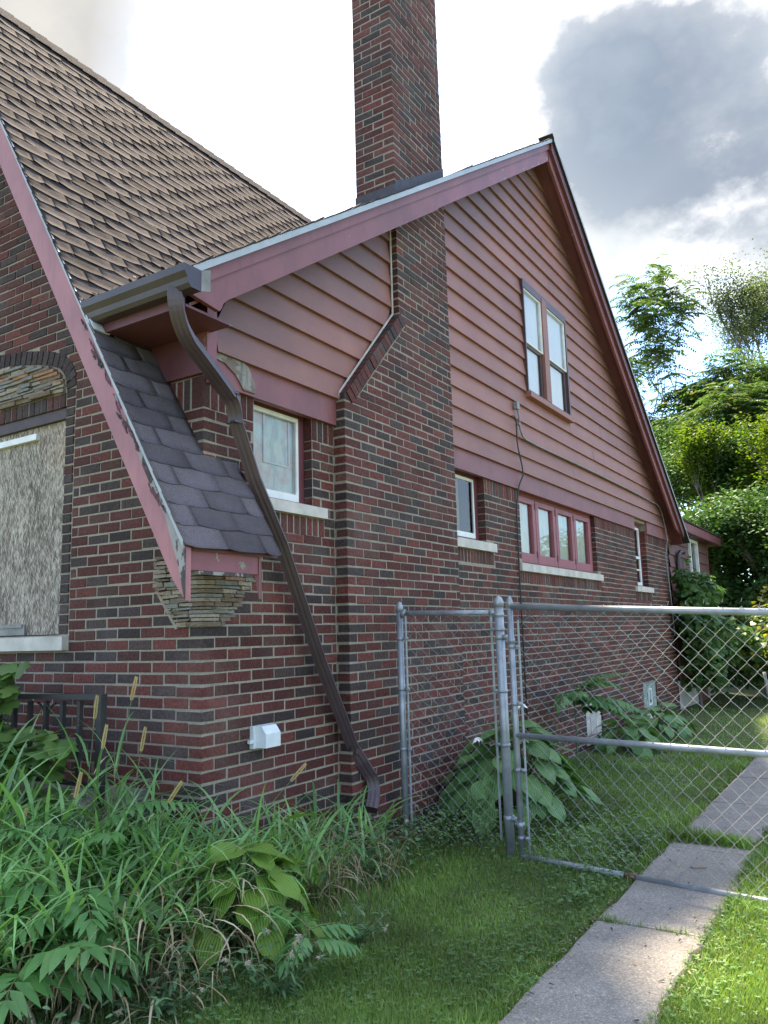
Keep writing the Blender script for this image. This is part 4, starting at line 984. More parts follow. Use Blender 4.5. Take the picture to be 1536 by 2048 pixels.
# ------------------------------------------------------------------ rear addition
add = thing('rear_addition', 'low rose sided addition with a mossy flat eave behind the brick house', 'addition', (-.5, 13.5, GZ))
AX, AY0, AY1 = 0.0, 11.66, 15.30
def ap(mb, name, mat, smooth=False): return mb.build(name, M[mat], add, smooth)
ap(MB().box(-3, -.03, AY0+.01, AY1-.01, -1.7, 1.72), 'wall', 'dark')
for i in range(12):
    z0 = -1.0+i*.2275
    for a, bb in ((AY0, 13.38), (14.14, AY1)):
        if z0 > 1.7: continue
        mb = MB(); mb.add([(.022, a, z0), (.022, bb, z0), (-.005, bb, z0+.24), (-.005, a, z0+.24), (-.03, a, z0), (-.03, bb, z0)], [(0, 1, 2, 3), (4, 5, 1, 0)]); ap(mb, 'siding_plank', 'siding')
    mb = MB(); mb.box(-.03, .0, 13.38, 14.14, z0, z0+.2275) if z0+.2275 < .05 else None
ap(MB().box(-.03, .006, 13.38, 14.14, -1.7, .05), 'siding_panel', 'siding'); ap(MB().box(-.03, .0, AY0, AY1, -1.7, -1.0), 'foundation', 'limestone')
ap(frame_mb(-.02, .05, 13.38, 14.14, .05, 1.70, .07, .07, .06, .06), 'window_frame', 'white'); ap(MB().box(-.02, .04, 13.45, 14.07, .84, .90), 'meeting_rail', 'white')
ap(mbq(.0, 13.45, 14.07, .10, 1.64), 'pane', 'glass'); ap(cloth(-.028, 13.45, 14.07, .1, 1.64, .003, 4), 'curtain', 'conduit')
ap(MB().box(-.03, .03, AY1-.06, AY1+.01, -1.7, 1.72), 'corner_board', 'trim')
ap(MB().box(.015, .24, AY0-.0, AY1+.55, 1.715, 1.735), 'soffit', 'trim_dark')
ap(MB().box(.21, .235, AY0, AY1+.6, 1.735, 1.895), 'fascia_board', 'trim'); ap(MB().box(.03, .209, AY0-.012, AY0+.012, 1.70, 1.895), 'fascia_return', 'trim_dark')
ap(MB().prism([(.26, AY0+.02, 1.90), (.26, AY1+.63, 1.90), (-3, AY1+.63, 2.35), (-3, AY0+.02, 2.35)], (0, 0, .03)), 'roof', 'shingle_brown')
ap(MB().tube([(.06, AY0+.45, -.6), (.06, AY0+.45, 1.15), (.065, AY0+.47, 1.27), (.09, AY0+.56, 1.34), (.12, AY0+.68, 1.34)], .045, 10), 'vent_pipe', 'gutter', True)

# ------------------------------------------------------------------ small things on the walls
oc = thing('outlet_cover', 'white plastic weatherproof outlet cover on the brick side wall', 'outlet', (.02, .49, -.6))
def oc_part(mb, n, mat): return mb.build(n, M[mat], oc)
oc_part(MB().box(.0, .03, .395, .545, -.665, -.535), 'back_box', 'plastic')
oc_part(MB().prism([(.03, .41, -.66), (.105, .42, -.66), (.105, .42, -.58), (.07, .42, -.535), (.03, .41, -.53)], (0, .135, 0)), 'hinged_lid', 'plastic'); oc_part(MB().box(.01, .03, .365, .395, -.632, -.612), 'lug', 'plastic')
cn = thing('conduit', 'grey conduit running along the siding towards the back corner', 'conduit', (.06, 4.7, 2.4))
MB().tube([(.075, 4.66, 2.42), (.08, 4.68, 2.30), (.075, 4.70, 2.19), (.075, 4.76, 2.11), (.075, 4.85, 2.085), (.07, 5.2, 2.08), (.07, 7, 2.095), (.07, 9, 2.095), (.07, 10.75, 2.075), (.07, 10.95, 2.04), (.07, 11.10, 1.93), (.07, 11.25, 1.70), (.08, 11.28, 1.5), (.07, 11.10, 1.2), (.05, 11.35, .4), (.05, 11.4, -.2)], .011, 6).build('pipe', M['conduit'], cn, True)
MB().box(.05, .09, 4.62, 4.69, 2.39, 2.47).build('weatherhead', M['conduit'], cn); MB().box(.055, .085, 4.655, 4.715, 2.215, 2.235).build('clip', M['conduit'], cn)
cb = thing('cable', 'thin black cable hanging from the siding down the brick wall', 'cable', (.06, 4.6, -1.0))
MB().tube([(.09, 4.44, 2.26), (.10, 4.49, 2.275), (.095, 4.56, 2.21), (.08, 4.585, 2.05), (.08, 4.60, 1.95), (.085, 4.68, 1.75), (.08, 4.71, 1.66), (.05, 4.66, 1.55), (.045, 4.62, 1.46), (.02, 4.615, 1.3), (.02, 4.60, .5), (.02, 4.60, -1.1)], .008, 6).build('wire', M['cable'], cb, True)

# ------------------------------------------------------------------ ground and walk
NX, NY = 120, 170
gx = np.concatenate([np.linspace(-60, -4, 12), np.linspace(-3.8, 6, 90), np.linspace(7, 60, 12)]); gy = np.concatenate([np.linspace(-40, -4, 10), np.linspace(-3.8, 17, 130), np.linspace(19, 150, 14)])
X, Y = np.meshgrid(gx, gy); Z = np.vectorize(ground_z)(X, Y); Z = Z-.03*((X > 1.86) & (X < 2.42))
V = np.stack([X, Y, Z], -1).reshape(-1, 3); nxg, nyg = len(gx), len(gy)
idx = np.arange(nxg*nyg).reshape(nyg, nxg); Fq = np.stack([idx[:-1, :-1], idx[:-1, 1:], idx[1:, 1:], idx[1:, :-1]], -1).reshape(-1, 4)
np_obj('ground', V, [Fq], M['ground'], kind='structure')
far = MB(); far.add([(-900, -900, GZ-.12), (900, -900, GZ-.12), (900, 1800, GZ-.12), (-900, 1800, GZ-.12)], [(0, 1, 2, 3)]); far.build('terrain', M['ground'], kind='structure')
walk = bpy.data.objects.new('sidewalk', None); col.objects.link(walk); walk['kind'] = 'structure'; walk.location = (2.13, 0, GZ)
joints = [-4.2, -2.4, -.72, .95, 2.50, 2.62, 2.80, 4.08, 5.33, 6.7, 8.1, 9.5, 11, 12.5, 14]
for a, bb in zip(joints, joints[1:]):
    g_ = .022 if not (2.4 < bb < 2.9 or 2.4 < a < 2.7) else .014
    n = 16; tl, tr = rnd.uniform(-.004, .008), rnd.uniform(-.004, .008); mb = MB(); rows = []
    a_, b_ = a+g_*.35, bb-g_*.35
    ring = []
    for k in range(n+1): ring.append((1.868+rnd.uniform(-.010, .008), a_+(b_-a_)*k/n))
    for k in range(7): ring.append((1.87+.53*(k+.5)/7, b_+rnd.uniform(-.006, .006)))
    for k in range(n+1): ring.append((2.405+rnd.uniform(-.03, .012), b_-(b_-a_)*k/n))
    for k in range(7): ring.append((2.40-.53*(k+.5)/7, a_+rnd.uniform(-.006, .006)))
    zt_ = lambda x, y: GZ+.012+tl*(y-a)/(bb-a)+tr*(x-1.87)
    cx, cy = 2.135, (a+bb)/2; m_ = len(ring)
    Vv = [(x, y, zt_(x, y)-.012) for x, y in ring]+[(x+(cx-x)*.04, y+(cy-y)*.012, zt_(x, y)) for x, y in ring]+[(x, y, GZ-.12) for x, y in ring]
    mb.add(Vv, [tuple(range(m_, 2*m_))]+[(i, (i+1) % m_, m_+(i+1) % m_, m_+i) for i in range(m_)]+[(2*m_+i, 2*m_+(i+1) % m_, (i+1) % m_, i) for i in range(m_)])
    mb.build('slab', M['concrete'], walk)
MB().box(-4.6, -.42, -.50, -.004, -1.7, -.86).build('porch_slab', M['concrete'], kind='structure')

# ------------------------------------------------------------------ fence and gate
def cap_mb(x, y, z, r):
    mb = MB(); mb.tube([(x, y, z-.035), (x, y, z), (x, y, z+.010), (x, y, z+.030), (x, y, z+.042)], [r*1.16, r*1.16, r*1.02, r*.72, r*.12], 12); return mb
def band_mb(x, y, z, r, dx, dy, h=.024):
    mb = MB(); mb.tube([(x, y, z-h/2), (x, y, z+h/2)], r+.004, 12); d = Vector((dx, dy, 0)).normalized(); s = Vector((-d.y, d.x, 0))
    mb.obox(Vector((x, y, z))+d*(r+.02), d, s, Vector((0, 0, 1)), .022, .006, h/2); mb.tube([Vector((x, y, z))+d*(r+.02)-s*.014, Vector((x, y, z))+d*(r+.02)+s*.014], .006, 6); return mb
def chain(p0, p1, z0, z1, pitch, r=.0015):
    """woven wires: two families of zig-zag strands, each bent round its neighbours at every crossing"""
    mb = MB(); p0, p1 = Vector(p0), Vector(p1); wd = (p1-p0).length; d = (p1-p0).normalized(); nrm_ = Vector((-d.y, d.x, 0)); h = z1-z0; half = pitch/2
    nst = int(wd/half); steps = int(h/half)
    for s in range(nst):
        path = []
        for k in range(steps+1):
            u = s*half+(half if (k+s) % 2 else 0); z = z0+k*half
            u = min(wd, u)
            bow = .0035*(1 if (k+s) % 2 else -1)
            path.append(p0+d*(u+(.0022 if (k+s) % 2 else -.0022))+Vector((0, 0, z-p0.z))+nrm_*bow)
        mb.tube(path, r, 4, cap=False)
    for s in range(nst):                                # twisted ends along the top
        u = s*half
        if s % 2 == 0: mb.tube([p0+d*u+Vector((0, 0, z1-p0.z)), p0+d*(u+.006)+Vector((0, 0, z1-p0.z+.022))], r, 4, cap=False)
    return mb
PY = 1.85
PA, PB, GH = (.188, PY), (1.0, PY), (1.105, 1.80)
fence = thing('chain_link_fence', 'short chain link fence panel between two posts beside the brick wall', 'fence', (.6, PY, GZ))
def fp(mb, name, mat='galv', smooth=True): return mb.build(name, M[mat], fence, smooth)
fp(MB().tube([(PA[0], PY, GZ-.1), (PA[0], PY, .185)], .0245, 14), 'post'); fp(cap_mb(PA[0], PY, .185, .0245), 'post_cap')
fp(MB().tube([(PB[0], PY, GZ-.1), (PB[0], PY, .195)], .032, 14), 'post'); fp(cap_mb(PB[0], PY, .19, .032), 'post_cap')
fp(MB().tube([(PA[0]+.03, PY, .138), (PB[0]-.03, PY, .115)], .019, 12), 'top_rail')
fp(MB().tube([(PA[0]+.01, PY, .12), (PA[0]+.055, PY, .15)], .022, 10), 'rail_cup'); fp(MB().tube([(PB[0]-.07, PY, .118), (PB[0]-.025, PY, .118)], .022, 10), 'rail_cup')
for z in (-.05, -.42, -.85): fp(band_mb(PA[0], PY, z, .0245, 1, 0), 'tension_band')
for z in (.10, 0.0, -.42, -.78): fp(band_mb(PB[0], PY, z, .032, -1, 0), 'tension_band')
fp(MB().box(PA[0]+.045, PA[0]+.053, PY-.010, PY+.010, -1.40, .14), 'tension_bar', smooth=False); fp(MB().box(PB[0]-.066, PB[0]-.058, PY-.010, PY+.010, -1.40, .14), 'tension_bar', smooth=False)
fp(chain((PA[0]+.05, PY-.02, 0), (PB[0]-.06, PY-.02, 0), -1.46, .155, .092), 'wire_mesh', 'wire', False)
gate = thing('chain_link_gate', 'wide galvanised chain link gate standing across the concrete walk', 'gate', (GH[0], GH[1], GZ))
gd = Vector((2.62-GH[0], 1.60-GH[1], 0)).normalized(); GL = 2.15
def gp(s, z): q = Vector((GH[0], GH[1], 0))+gd*s; return (q.x, q.y, z)
def gt(mb, name, mat='galv', smooth=True): return mb.build(name, M[mat], gate, smooth)
zt0, zt1 = .150, .065; zb0, zb1 = -1.475, -1.475
gz = lambda s, a, bb: a+(bb-a)*s/1.6
gt(MB().tube([gp(0, -1.49), gp(0, .185)], .0205, 12), 'stile'); gt(cap_mb(GH[0], GH[1], .182, .0205), 'stile_cap')
gt(MB().tube([gp(GL, -1.49), gp(GL, .05)], .0205, 12), 'stile')
gt(MB().tube([gp(.0, .150), gp(GL, gz(GL, .150, .055))], .0205, 12), 'top_rail')
gt(MB().tube([gp(.0, -.705), gp(GL, -.715)], .0195, 12), 'middle_rail')
gt(MB().tube([gp(.0, -1.478), gp(.70, -1.48)], .0195, 12), 'bottom_rail'); gt(MB().tube([gp(.70, -1.48), gp(.78, -1.481)], .0205, 12), 'coupling', 'rust'); gt(MB().tube([gp(.78, -1.481), gp(GL, -1.482)], .0195, 12), 'bottom_rail')
gt(MB().box(GH[0]+.052, GH[0]+.060, GH[1]-.012, GH[1]+.006, -1.45, .06), 'tension_bar', smooth=False)
for z in (-.12, -.50, -.93, -1.36): gt(band_mb(GH[0], GH[1], z, .0205, gd.x, gd.y), 'tension_band')
for z in (-.06, -1.26):
    gt(band_mb(GH[0], GH[1], z-.02, .0215, PB[0]-GH[0], PB[1]-GH[1], .034), 'hinge'); fp(band_mb(PB[0], PB[1], z+.005, .032, GH[0]-PB[0], GH[1]-PB[1], .034), 'hinge_strap')
nn_ = Vector((-gd.y, gd.x, 0))*-.012
q0, q1 = Vector(gp(.055, 0))+nn_, Vector(gp(GL, 0))+nn_
gt(chain(q0, q1, -1.47, .115, .104, .0017), 'wire_mesh', 'wire', False)
for s in (.27, .68, 1.05, 1.38, 1.7): gt(MB().tube([Vector(gp(s, gz(s, .150, .055)-.03)), Vector(gp(s+.004, gz(s, .150, .055)+.024)), Vector(gp(s+.012, gz(s, .150, .055)-.03))+nn_], .0028, 5), 'wire_tie', 'wire')

# ------------------------------------------------------------------ iron railing on the porch
rail = thing('iron_railing', 'black wrought iron porch railing overgrown by vine leaves', 'railing', (-1.5, -.33, -.86))
def rp(mb, n): return mb.build(n, M['iron'], rail)
RY = -.33
rp(MB().box(-.455, -.415, RY-.02, RY+.02, -.9, -.30), 'post'); rp(MB().prism([(-4.4, RY-.018, -.39), (-.41, RY-.018, -.325), (-.41, RY-.018, -.295), (-4.4, RY-.018, -.36)], (0, .036, 0)), 'top_rail')
rp(MB().box(-4.4, -.43, RY-.012, RY+.012, -.80, -.775), 'bottom_rail')
for i in range(24):
    x = -.62-i*.155; zt_ = -.335+(x+.41)*.0163
    rp(MB().box(x-.0125, x+.0125, RY-.0125, RY+.0125, -.80, zt_), 'baluster')
    if i % 3 == 2: rp(MB().tube(bez((x, RY, zt_-.13), (x+.01, RY, zt_-.03), (x+.085, RY, zt_-.012), 5), .007, 5), 'scroll'); rp(MB().tube(bez((x, RY, zt_-.13), (x-.01, RY, zt_-.03), (x-.085, RY, zt_-.012), 5), .007, 5), 'scroll')
dp = thing('drain_pipe', 'bent black drain pipe lying in the weeds at the house corner', 'pipe', (-.25, -.25, -1.3))
MB().tube([(-.30, -.10, -.93), (-.2, -.28, -.94)]+bez((-.2, -.28, -.94), (-.13, -.38, -.95), (-.13, -.40, -1.06), 6)+[(-.14, -.40, -1.45)], .036, 12).build('pipe', M['pipe'], dp, True)
MB().tube([(-.21, -.262, -.94), (-.19, -.296, -.942)], .043, 12).build('collar', M['pipe'], dp, True)
exec_rest = True

# ================================================================== vegetation
class Leafy:
    """collects ribbons and leaf quads in plain lists, then makes one mesh"""
    def __init__(s): s.V = []; s.Q = []; s.T = []; s.mq = []; s.mt = []; s.n = 0
    def ribbon(s, base, az, el, ln, w, droop, mi=0, seg=5, twist=0, fold=.0, shape='blade'):
        p = Vector(base); st = ln/seg; pts_ = []
        for k in range(seg+1):
            f = k/seg
            ww = w*(min(1, .45+2.2*f)*(1-f**2.2)+.02) if shape == 'blade' else w*(math.sin(math.pi*min(1, f*.96+.03))**.8)
            d = Vector((math.cos(az)*math.cos(el), math.sin(az)*math.cos(el), math.sin(el)))
            sd = Vector((-math.sin(az+twist*f), math.cos(az+twist*f), .25*math.sin(twist*f)))
            pts_.append((p.copy(), sd*ww*.5)); p = p+d*st; el -= droop/seg*(.6+.8*f)
        o = s.n
        for q, h in pts_: s.V += [tuple(q-h), tuple(q+h)]
        s.n += 2*len(pts_)
        for k in range(seg): s.Q.append((o+2*k, o+2*k+1, o+2*k+3, o+2*k+2)); s.mq.append(mi)
        return pts_[-1][0]
    def leaf(s, base, d, nrm, ln, w, mi=0, bend=.15):
        d = Vector(d).normalized(); sd = d.cross(Vector(nrm)); 
        if sd.length < 1e-4: sd = d.cross(Vector((1, 0, .1)))
        sd.normalize(); nn = sd.cross(d); b_ = Vector(base); o = s.n
        s.V += [tuple(b_), tuple(b_+d*ln*.32-sd*w*.5+nn*ln*.05), tuple(b_+d*ln*.42), tuple(b_+d*ln*.32+sd*w*.5+nn*ln*.05), tuple(b_+d*ln*.70-sd*w*.33-nn*bend*ln*.4), tuple(b_+d*ln*.72+sd*w*.33-nn*bend*ln*.4), tuple(b_+d*ln-nn*bend*ln)]
        s.n += 7; s.Q += [(o, o+1, o+4, o+2), (o, o+2, o+5, o+3), (o+2, o+4, o+6, o+5)]; s.mq += [mi]*3
    def flat(s, base, d, nrm, ln, w, mi=0):          # two-triangle rhombic leaf for far crowns
        d = Vector(d).normalized(); sd = d.cross(Vector(nrm))
        if sd.length < 1e-4: sd = Vector((1, 0, 0))
        sd.normalize(); b_ = Vector(base); o = s.n
        s.V += [tuple(b_), tuple(b_+d*ln*.45-sd*w*.5), tuple(b_+d*ln), tuple(b_+d*ln*.45+sd*w*.5)]; s.n += 4; s.Q.append((o, o+1, o+2, o+3)); s.mq.append(mi)
    def tube(s, path, r0_, r1_, mi=0, n=4):
        mb = MB(); k = len(path); mb.tube(path, [r0_+(r1_-r0_)*i/(k-1) for i in range(k)], n, cap=False); o = s.n; s.V += mb.v; s.n += len(mb.v)
        for f in mb.f: s.Q.append(tuple(i+o for i in f)); s.mq.append(mi)
    def build(s, name, mats, parent=None, kind=None):
        return np_obj(name, np.array(s.V), [np.array(s.Q, np.int64)], mats, parent, kind, True, s.mq)

# ---- lawn: blades drawn one by one where the camera can see them
def in_bed(x, y):
    if y < -.0: return x < 1.02+.12*math.sin(3*y) - max(0, (-.6-y))*.35
    return x < 1.02-.0*y if y < .35 else x < max(.16, 1.0-(y-.35)*.62)
def lawn_pts(n, w_near=True):
    out = []
    while len(out) < n:
        k = 60000
        px = rng.uniform(-40, 1580, k); py = rng.uniform(1395, 2120, k)
        dx = cd.x*F_PX+cr.x*(px-768)+cu.x*(1024-py); dy = cd.y*F_PX+cr.y*(px-768)+cu.y*(1024-py); dz = cd.z*F_PX+cr.z*(px-768)+cu.z*(1024-py)
        t_ = (GZ-CAM.z)/dz; x = CAM.x+t_*dx; y = CAM.y+t_*dy
        ok = (t_ > 0) & (y < 17) & (x > .10) & (x < 9) & (y > -2.6)
        # thin the sampling that pixel-uniform picking makes too sparse near the lens
        for a, bb in zip(x[ok], y[ok]):
            if 1.862 < a < 2.41 and bb > -4:
                if not (2.60 < bb < 2.83 and rnd.random() < .35) and not (.93 < bb < .97 and rnd.random() < .1) and not (abs(a-2.40) < .035 and rnd.random() < .6) and not (abs(a-1.868) < .012 and rnd.random() < .5): continue
            if in_bed(a, bb) and rnd.random() < .5: continue
            out.append((a, bb))
    return np.array(out[:n])
def grass_mesh(name, P, hmin, hmax, wd, mats, seedv, lean=.75):
    g = np.random.default_rng(seedv); n = len(P); Zg = np.array([ground_z(a, bb) for a, bb in P])
    dist = np.hypot(P[:, 0]-CAM.x, P[:, 1]-CAM.y)
    az = g.uniform(0, 6.283, n); h = g.uniform(hmin, hmax, n); ln = g.uniform(.1, lean, n); w = wd*(.7+.6*g.random(n))*np.clip(dist/4.0, .9, 2.6)
    patch = .75+.5*np.sin(P[:, 0]*2.1+1)*np.sin(P[:, 1]*1.7)+.0; h = h*np.clip(patch, .55, 1.25)
    B = np.stack([P[:, 0], P[:, 1], Zg], -1); dx, dy = np.cos(az), np.sin(az); sx, sy = -dy, dx
    def pt(f, side, wf):
        out = np.empty((n, 3)); r = h*ln*f**1.7; out[:, 0] = B[:, 0]+dx*r+sx*side*w*wf; out[:, 1] = B[:, 1]+dy*r+sy*side*w*wf; out[:, 2] = B[:, 2]-.004+h*f*(1-.25*ln*f); return out
    V = np.stack([pt(0, -.5, .8), pt(0, .5, .8), pt(.55, -.5, .8), pt(.55, .5, .8), pt(1, 0, 0)], 1).reshape(-1, 3)
    o = np.arange(n)[:, None]*5
    q = o+np.array([[0, 1, 3, 2]]); t3 = o+np.array([[2, 3, 4]])
    return np_obj(name, V, [q, t3], mats, None, 'stuff')
P = lawn_pts(120000)
grass_mesh('lawn_grass', P, .028, .065, .0042, M['lawn'], 3)
E_ = []
for i in range(5200):
    y = rnd.uniform(-1.4, 6); q = rnd.random()
    if q < .5: E_.append((2.43+abs(rnd.gauss(0, .06)), y))
    elif q < .72: E_.append((1.845-abs(rnd.gauss(0, .03)), y))
    elif q < .90: E_.append((rnd.uniform(1.9, 2.36), 2.71+rnd.gauss(0, .035)))
    elif rnd.random() < .25: E_.append((1.95+rnd.gauss(0, .05)+(.3 if rnd.random() < .4 else 0), .95+rnd.gauss(0, .012)))
grass_mesh('edge_grass', np.array(E_), .05, .12, .0052, M['lawn'], 9, 1.25)
# clover and creeping weeds low in the lawn
lv = Leafy()
for a, bb in lawn_pts(5200):
    if math.sin(a*3.1+1.2)*math.sin(bb*2.3+.4)+math.sin(a*1.3-bb) < .35 and rnd.random() < .8: continue
    z = ground_z(a, bb)+rnd.uniform(.012, .035); az = rnd.uniform(0, 6.28); d_ = Vector((a-CAM.x, bb-CAM.y, 0)).length; s_ = rnd.uniform(.010, .017)*max(1, d_/5)
    for k in range(3):
        a2 = az+k*2.09; lv.flat((a, bb, z), (math.cos(a2), math.sin(a2), rnd.uniform(-.1, .35)), (0, 0, 1), s_, s_*.8)
lv.build('clover', M['clover'], None, 'stuff')
# mound of low weeds by the gate hinge, under the fence and along the wall foot
lv = Leafy()
for i in range(2600):
    q = rnd.random()
    if q < .42: x, y = rnd.gauss(1.35, .28), rnd.gauss(2.35, .40); hh = .16
    elif q < .62: x, y = rnd.uniform(.2, .95), rnd.gauss(1.9, .18); hh = .24
    elif q < .78: x, y = rnd.uniform(.15, .8), rnd.uniform(1.2, 2.2); hh = .26
    else: x, y = 1.70+rnd.gauss(0, .10), rnd.uniform(1.0, 2.6); hh = .10
    if 1.86 < x < 2.42: continue
    z0 = ground_z(x, y); z = z0+hh*rnd.random()**.7; az = rnd.uniform(0, 6.28); s_ = rnd.uniform(.02, .042)
    lv.leaf((x, y, z), (math.cos(az), math.sin(az), rnd.uniform(-.3, .5)), (rnd.uniform(-.3, .3), rnd.uniform(-.3, .3), 1), s_, s_*.62, 0)
    if rnd.random() < .25: lv.tube([(x, y, z0), (x+rnd.uniform(-.02, .02), y, z)], .0015, .001, 1, 3)
lv.build('low_weeds', [M['clover'], M['stem']], None, 'stuff')
lv = Leafy()
for i in range(1500):
    y = rnd.uniform(-1.2, 7); x = 1.855+rnd.gauss(0, .022) if rnd.random() < .6 else 2.415+rnd.gauss(0, .03)
    az = rnd.uniform(0, 6.28); s_ = rnd.uniform(.008, .03); lv.leaf((x, y, GZ+.012+rnd.random()*.012), (math.cos(az), math.sin(az), .1), (rnd.uniform(-.4, .4), 0, 1), s_, s_*rnd.uniform(.12, .4), rnd.choice([0, 0, 1]), .2)
lv.build('edge_thatch', [M['straw'], M['litter']], None, 'stuff')
# litter on the walk and in the grass: bits of leaf and twig
lv = Leafy()
for i in range(260):
    x, y = (rnd.uniform(1.88, 2.38), rnd.uniform(-.6, 5)) if rnd.random() < .7 else (rnd.uniform(1.2, 3.0), rnd.uniform(-.5, 3.5))
    z = GZ+.022+rnd.uniform(0, .008); az = rnd.uniform(0, 6.28); s_ = rnd.choice([.008, .012, .02, .03])
    lv.leaf((x, y, z), (math.cos(az), math.sin(az), .05), (rnd.uniform(-.4, .4), 0, 1), s_, s_*rnd.uniform(.15, .5), rnd.choice([0, 0, 1]), .3)
lv.build('leaf_litter', [M['litter'], M['straw']], None, 'stuff')
tw = thing('twig', 'small dark twig lying on the concrete walk beyond the gate', 'twig', (2.13, 1.95, GZ+.02)); MB().tube([(2.10, 2.02, GZ+.028), (2.15, 2.03, GZ+.026), (2.20, 2.06, GZ+.028)], .004, 5).build('stick', M['twig'], tw)

# ---- tall reed grass in the planting bed: countless stems, one mass
def bed_pt():
    while True:
        q = rnd.random()
        if q < .91: x, y = rnd.uniform(-2.2, .62), rnd.uniform(-1.55, -.06)
        else: x, y = rnd.uniform(.08, .70), rnd.uniform(-.2, 1.15)
        if x < -.4 and y > -.52: continue
        if x < -.55 and y > -.95 and rnd.random() < .45: continue
        if y > -.05 and x < .10: continue
        if x > .62-max(0, -.7-y)*.4+.0: continue
        return x, y
lv = Leafy()
for i in range(620):
    x, y = bed_pt(); z0 = ground_z(x, y)-.02; az = rnd.uniform(0, 6.28)
    near = max(0, min(1, (x-.1)/.5))
    h_ = (1.14 if x < -.25 else 1)*rnd.uniform(.42, .86)*(1-.35*near)*(1-.30*max(0, min(1, (x+.5)/.5))) if y < 0 else rnd.uniform(.18, .40)
    la, lt = rnd.uniform(0, 6.28), rnd.uniform(0, .28)
    top = Vector((x+math.cos(la)*lt*h_, y+math.sin(la)*lt*h_-.03, z0+h_)); base = Vector((x, y, z0)); mid = (base+top)/2+Vector((0, 0, .06*h_))
    if top.y > -.02 and top.x < .03: top.y = -.05
    lv.tube([base, mid, top], .0028, .0012, 1 if rnd.random() < .8 else 2, 3)
    nl = rnd.randint(5, 8)
    for k in range(nl):
        f = .22+.78*(k+rnd.random()*.5)/nl; p = base+(top-base)*f if f > .5 else base+(mid-base)*f*2; p = base*(1-f)**2+mid*2*f*(1-f)+top*f*f
        az += 2.6+rnd.uniform(-.5, .5); dry = rnd.random() < (.6 if f < .45 else .14)+(.3 if y > -.1 else 0)
        if dry: lv.ribbon(p, az, rnd.uniform(-.2, .9), rnd.uniform(.18, .36), rnd.uniform(.006, .012), rnd.uniform(1.6, 3.2), 2, 6, rnd.uniform(-1.2, 1.2))
        else: lv.ribbon(p, az, rnd.uniform(.55, 1.25), rnd.uniform(.26, .54), rnd.uniform(.013, .026), rnd.uniform(.5, 2.2), 0, 6, rnd.uniform(-.6, .6))
for i in range(1300):                                   # dead straw at the foot of the stems
    x, y = bed_pt(); z0 = ground_z(x, y); lv.ribbon((x, y, z0), rnd.uniform(0, 6.28), rnd.uniform(.6, 1.5), rnd.uniform(.2, .5), rnd.uniform(.005, .010), rnd.uniform(.2, 2.6), 2, 5, rnd.uniform(-1, 1))
for i in range(330):
    x, y = rnd.uniform(-.2, .85), rnd.uniform(-1.25, -.15)
    if x > 1.0-max(0, -.5-y)*.5: continue
    lv.ribbon((x, y, ground_z(x, y)+rnd.uniform(0, .38)), rnd.uniform(-2.2, .8), rnd.uniform(-.2, 1.0), rnd.uniform(.16, .36), rnd.uniform(.006, .014), rnd.uniform(1.6, 3.4), 2, 6, rnd.uniform(-1.5, 1.5))
lv.build('reed_grass', [M['reed'], M['stem'], M['straw']], None, 'stuff')
# understorey of broad small leaves that closes the bed
lv = Leafy()
for i in range(5200):
    x, y = bed_pt()
    if rnd.random() < .3: x, y = rnd.uniform(-1.2, .95), rnd.uniform(-1.5, -.1)
    if rnd.random() < .12: x, y = rnd.uniform(.12, .6), rnd.uniform(.6, 1.5)
    if x > 1.0: continue
    z0 = ground_z(x, y); z = z0+.34*rnd.random()**1.2*(1.0 if x < .7 else .6); az = rnd.uniform(0, 6.28); s_ = rnd.uniform(.022, .055)
    lv.leaf((x, y, z), (math.cos(az), math.sin(az), rnd.uniform(-.5, .5)), (rnd.uniform(-.4, .4), rnd.uniform(-.4, .4), 1), s_, s_*rnd.uniform(.35, .6), 0)
lv.build('undergrowth', M['thistle'], None, 'stuff')

# seeded stalks that stand out, each one a thing
def seed_stalk(px, py, yy, base, label, bend=0, dry=False, hl=.11):
    tip = at_dist(px, py, yy); b_ = Vector((base[0], base[1], ground_z(*base)))
    o = thing('seed_stalk', label, 'grass stalk', tuple(b_), 'seeded grass stalks in the bed')
    mid = (b_+tip)/2+Vector((.02, -.02, .08+bend)); P_ = bez(b_, mid, tip, 10)
    MB().tube(P_, [.0028]*6+[.0018]*5, 5).build('stem', M['straw' if dry else 'stem'], o, True)
    d = (P_[-1]-P_[-2]).normalized(); sh = Leafy(); s = hl; start = tip-d*s*.15
    for k in range(120):
        f = k/120; az = k*2.4; rad = .009*math.sin(math.pi*min(1, f*.9+.12))**.7; sd = d.cross(Vector((math.cos(az), math.sin(az), .2))).normalized()
        sh.flat(start+d*s*f+sd*rad*.3, (d*1.3+sd*.7), sd.cross(d), .016, .006)
    sh.build('seed_head', M['seed'], o); return o
for a in [(190, 1432, -.62, (-.22, -.62), 'tan seeded grass stalk rising before the railing post'),
          (264, 1395, -.60, (-.08, -.66), 'tallest tan seeded grass stalk against the brick wall'),
          (206, 1492, -.66, (-.12, -.70), 'forked tan seeded grass stalk between the two tall ones'),
          (283, 1497, -.55, (.02, -.6), 'short tan seeded grass stalk leaning right near the house corner'),
          (152, 1590, -.85, (-.05, -.9), 'plump tan seed head low on the left of the bed'),
          (585, 1558, .05, (.22, -.35), 'tan seeded grass stalk leaning far right below the outlet cover'),
          (340, 1600, -.62, (.02, -.72), 'thin dry grass stalk in front of the house corner'),
          (40, 1660, -1.0, (-.3, -1.0), 'thin pale seeded stalk at the far left of the bed')]: seed_stalk(*a)

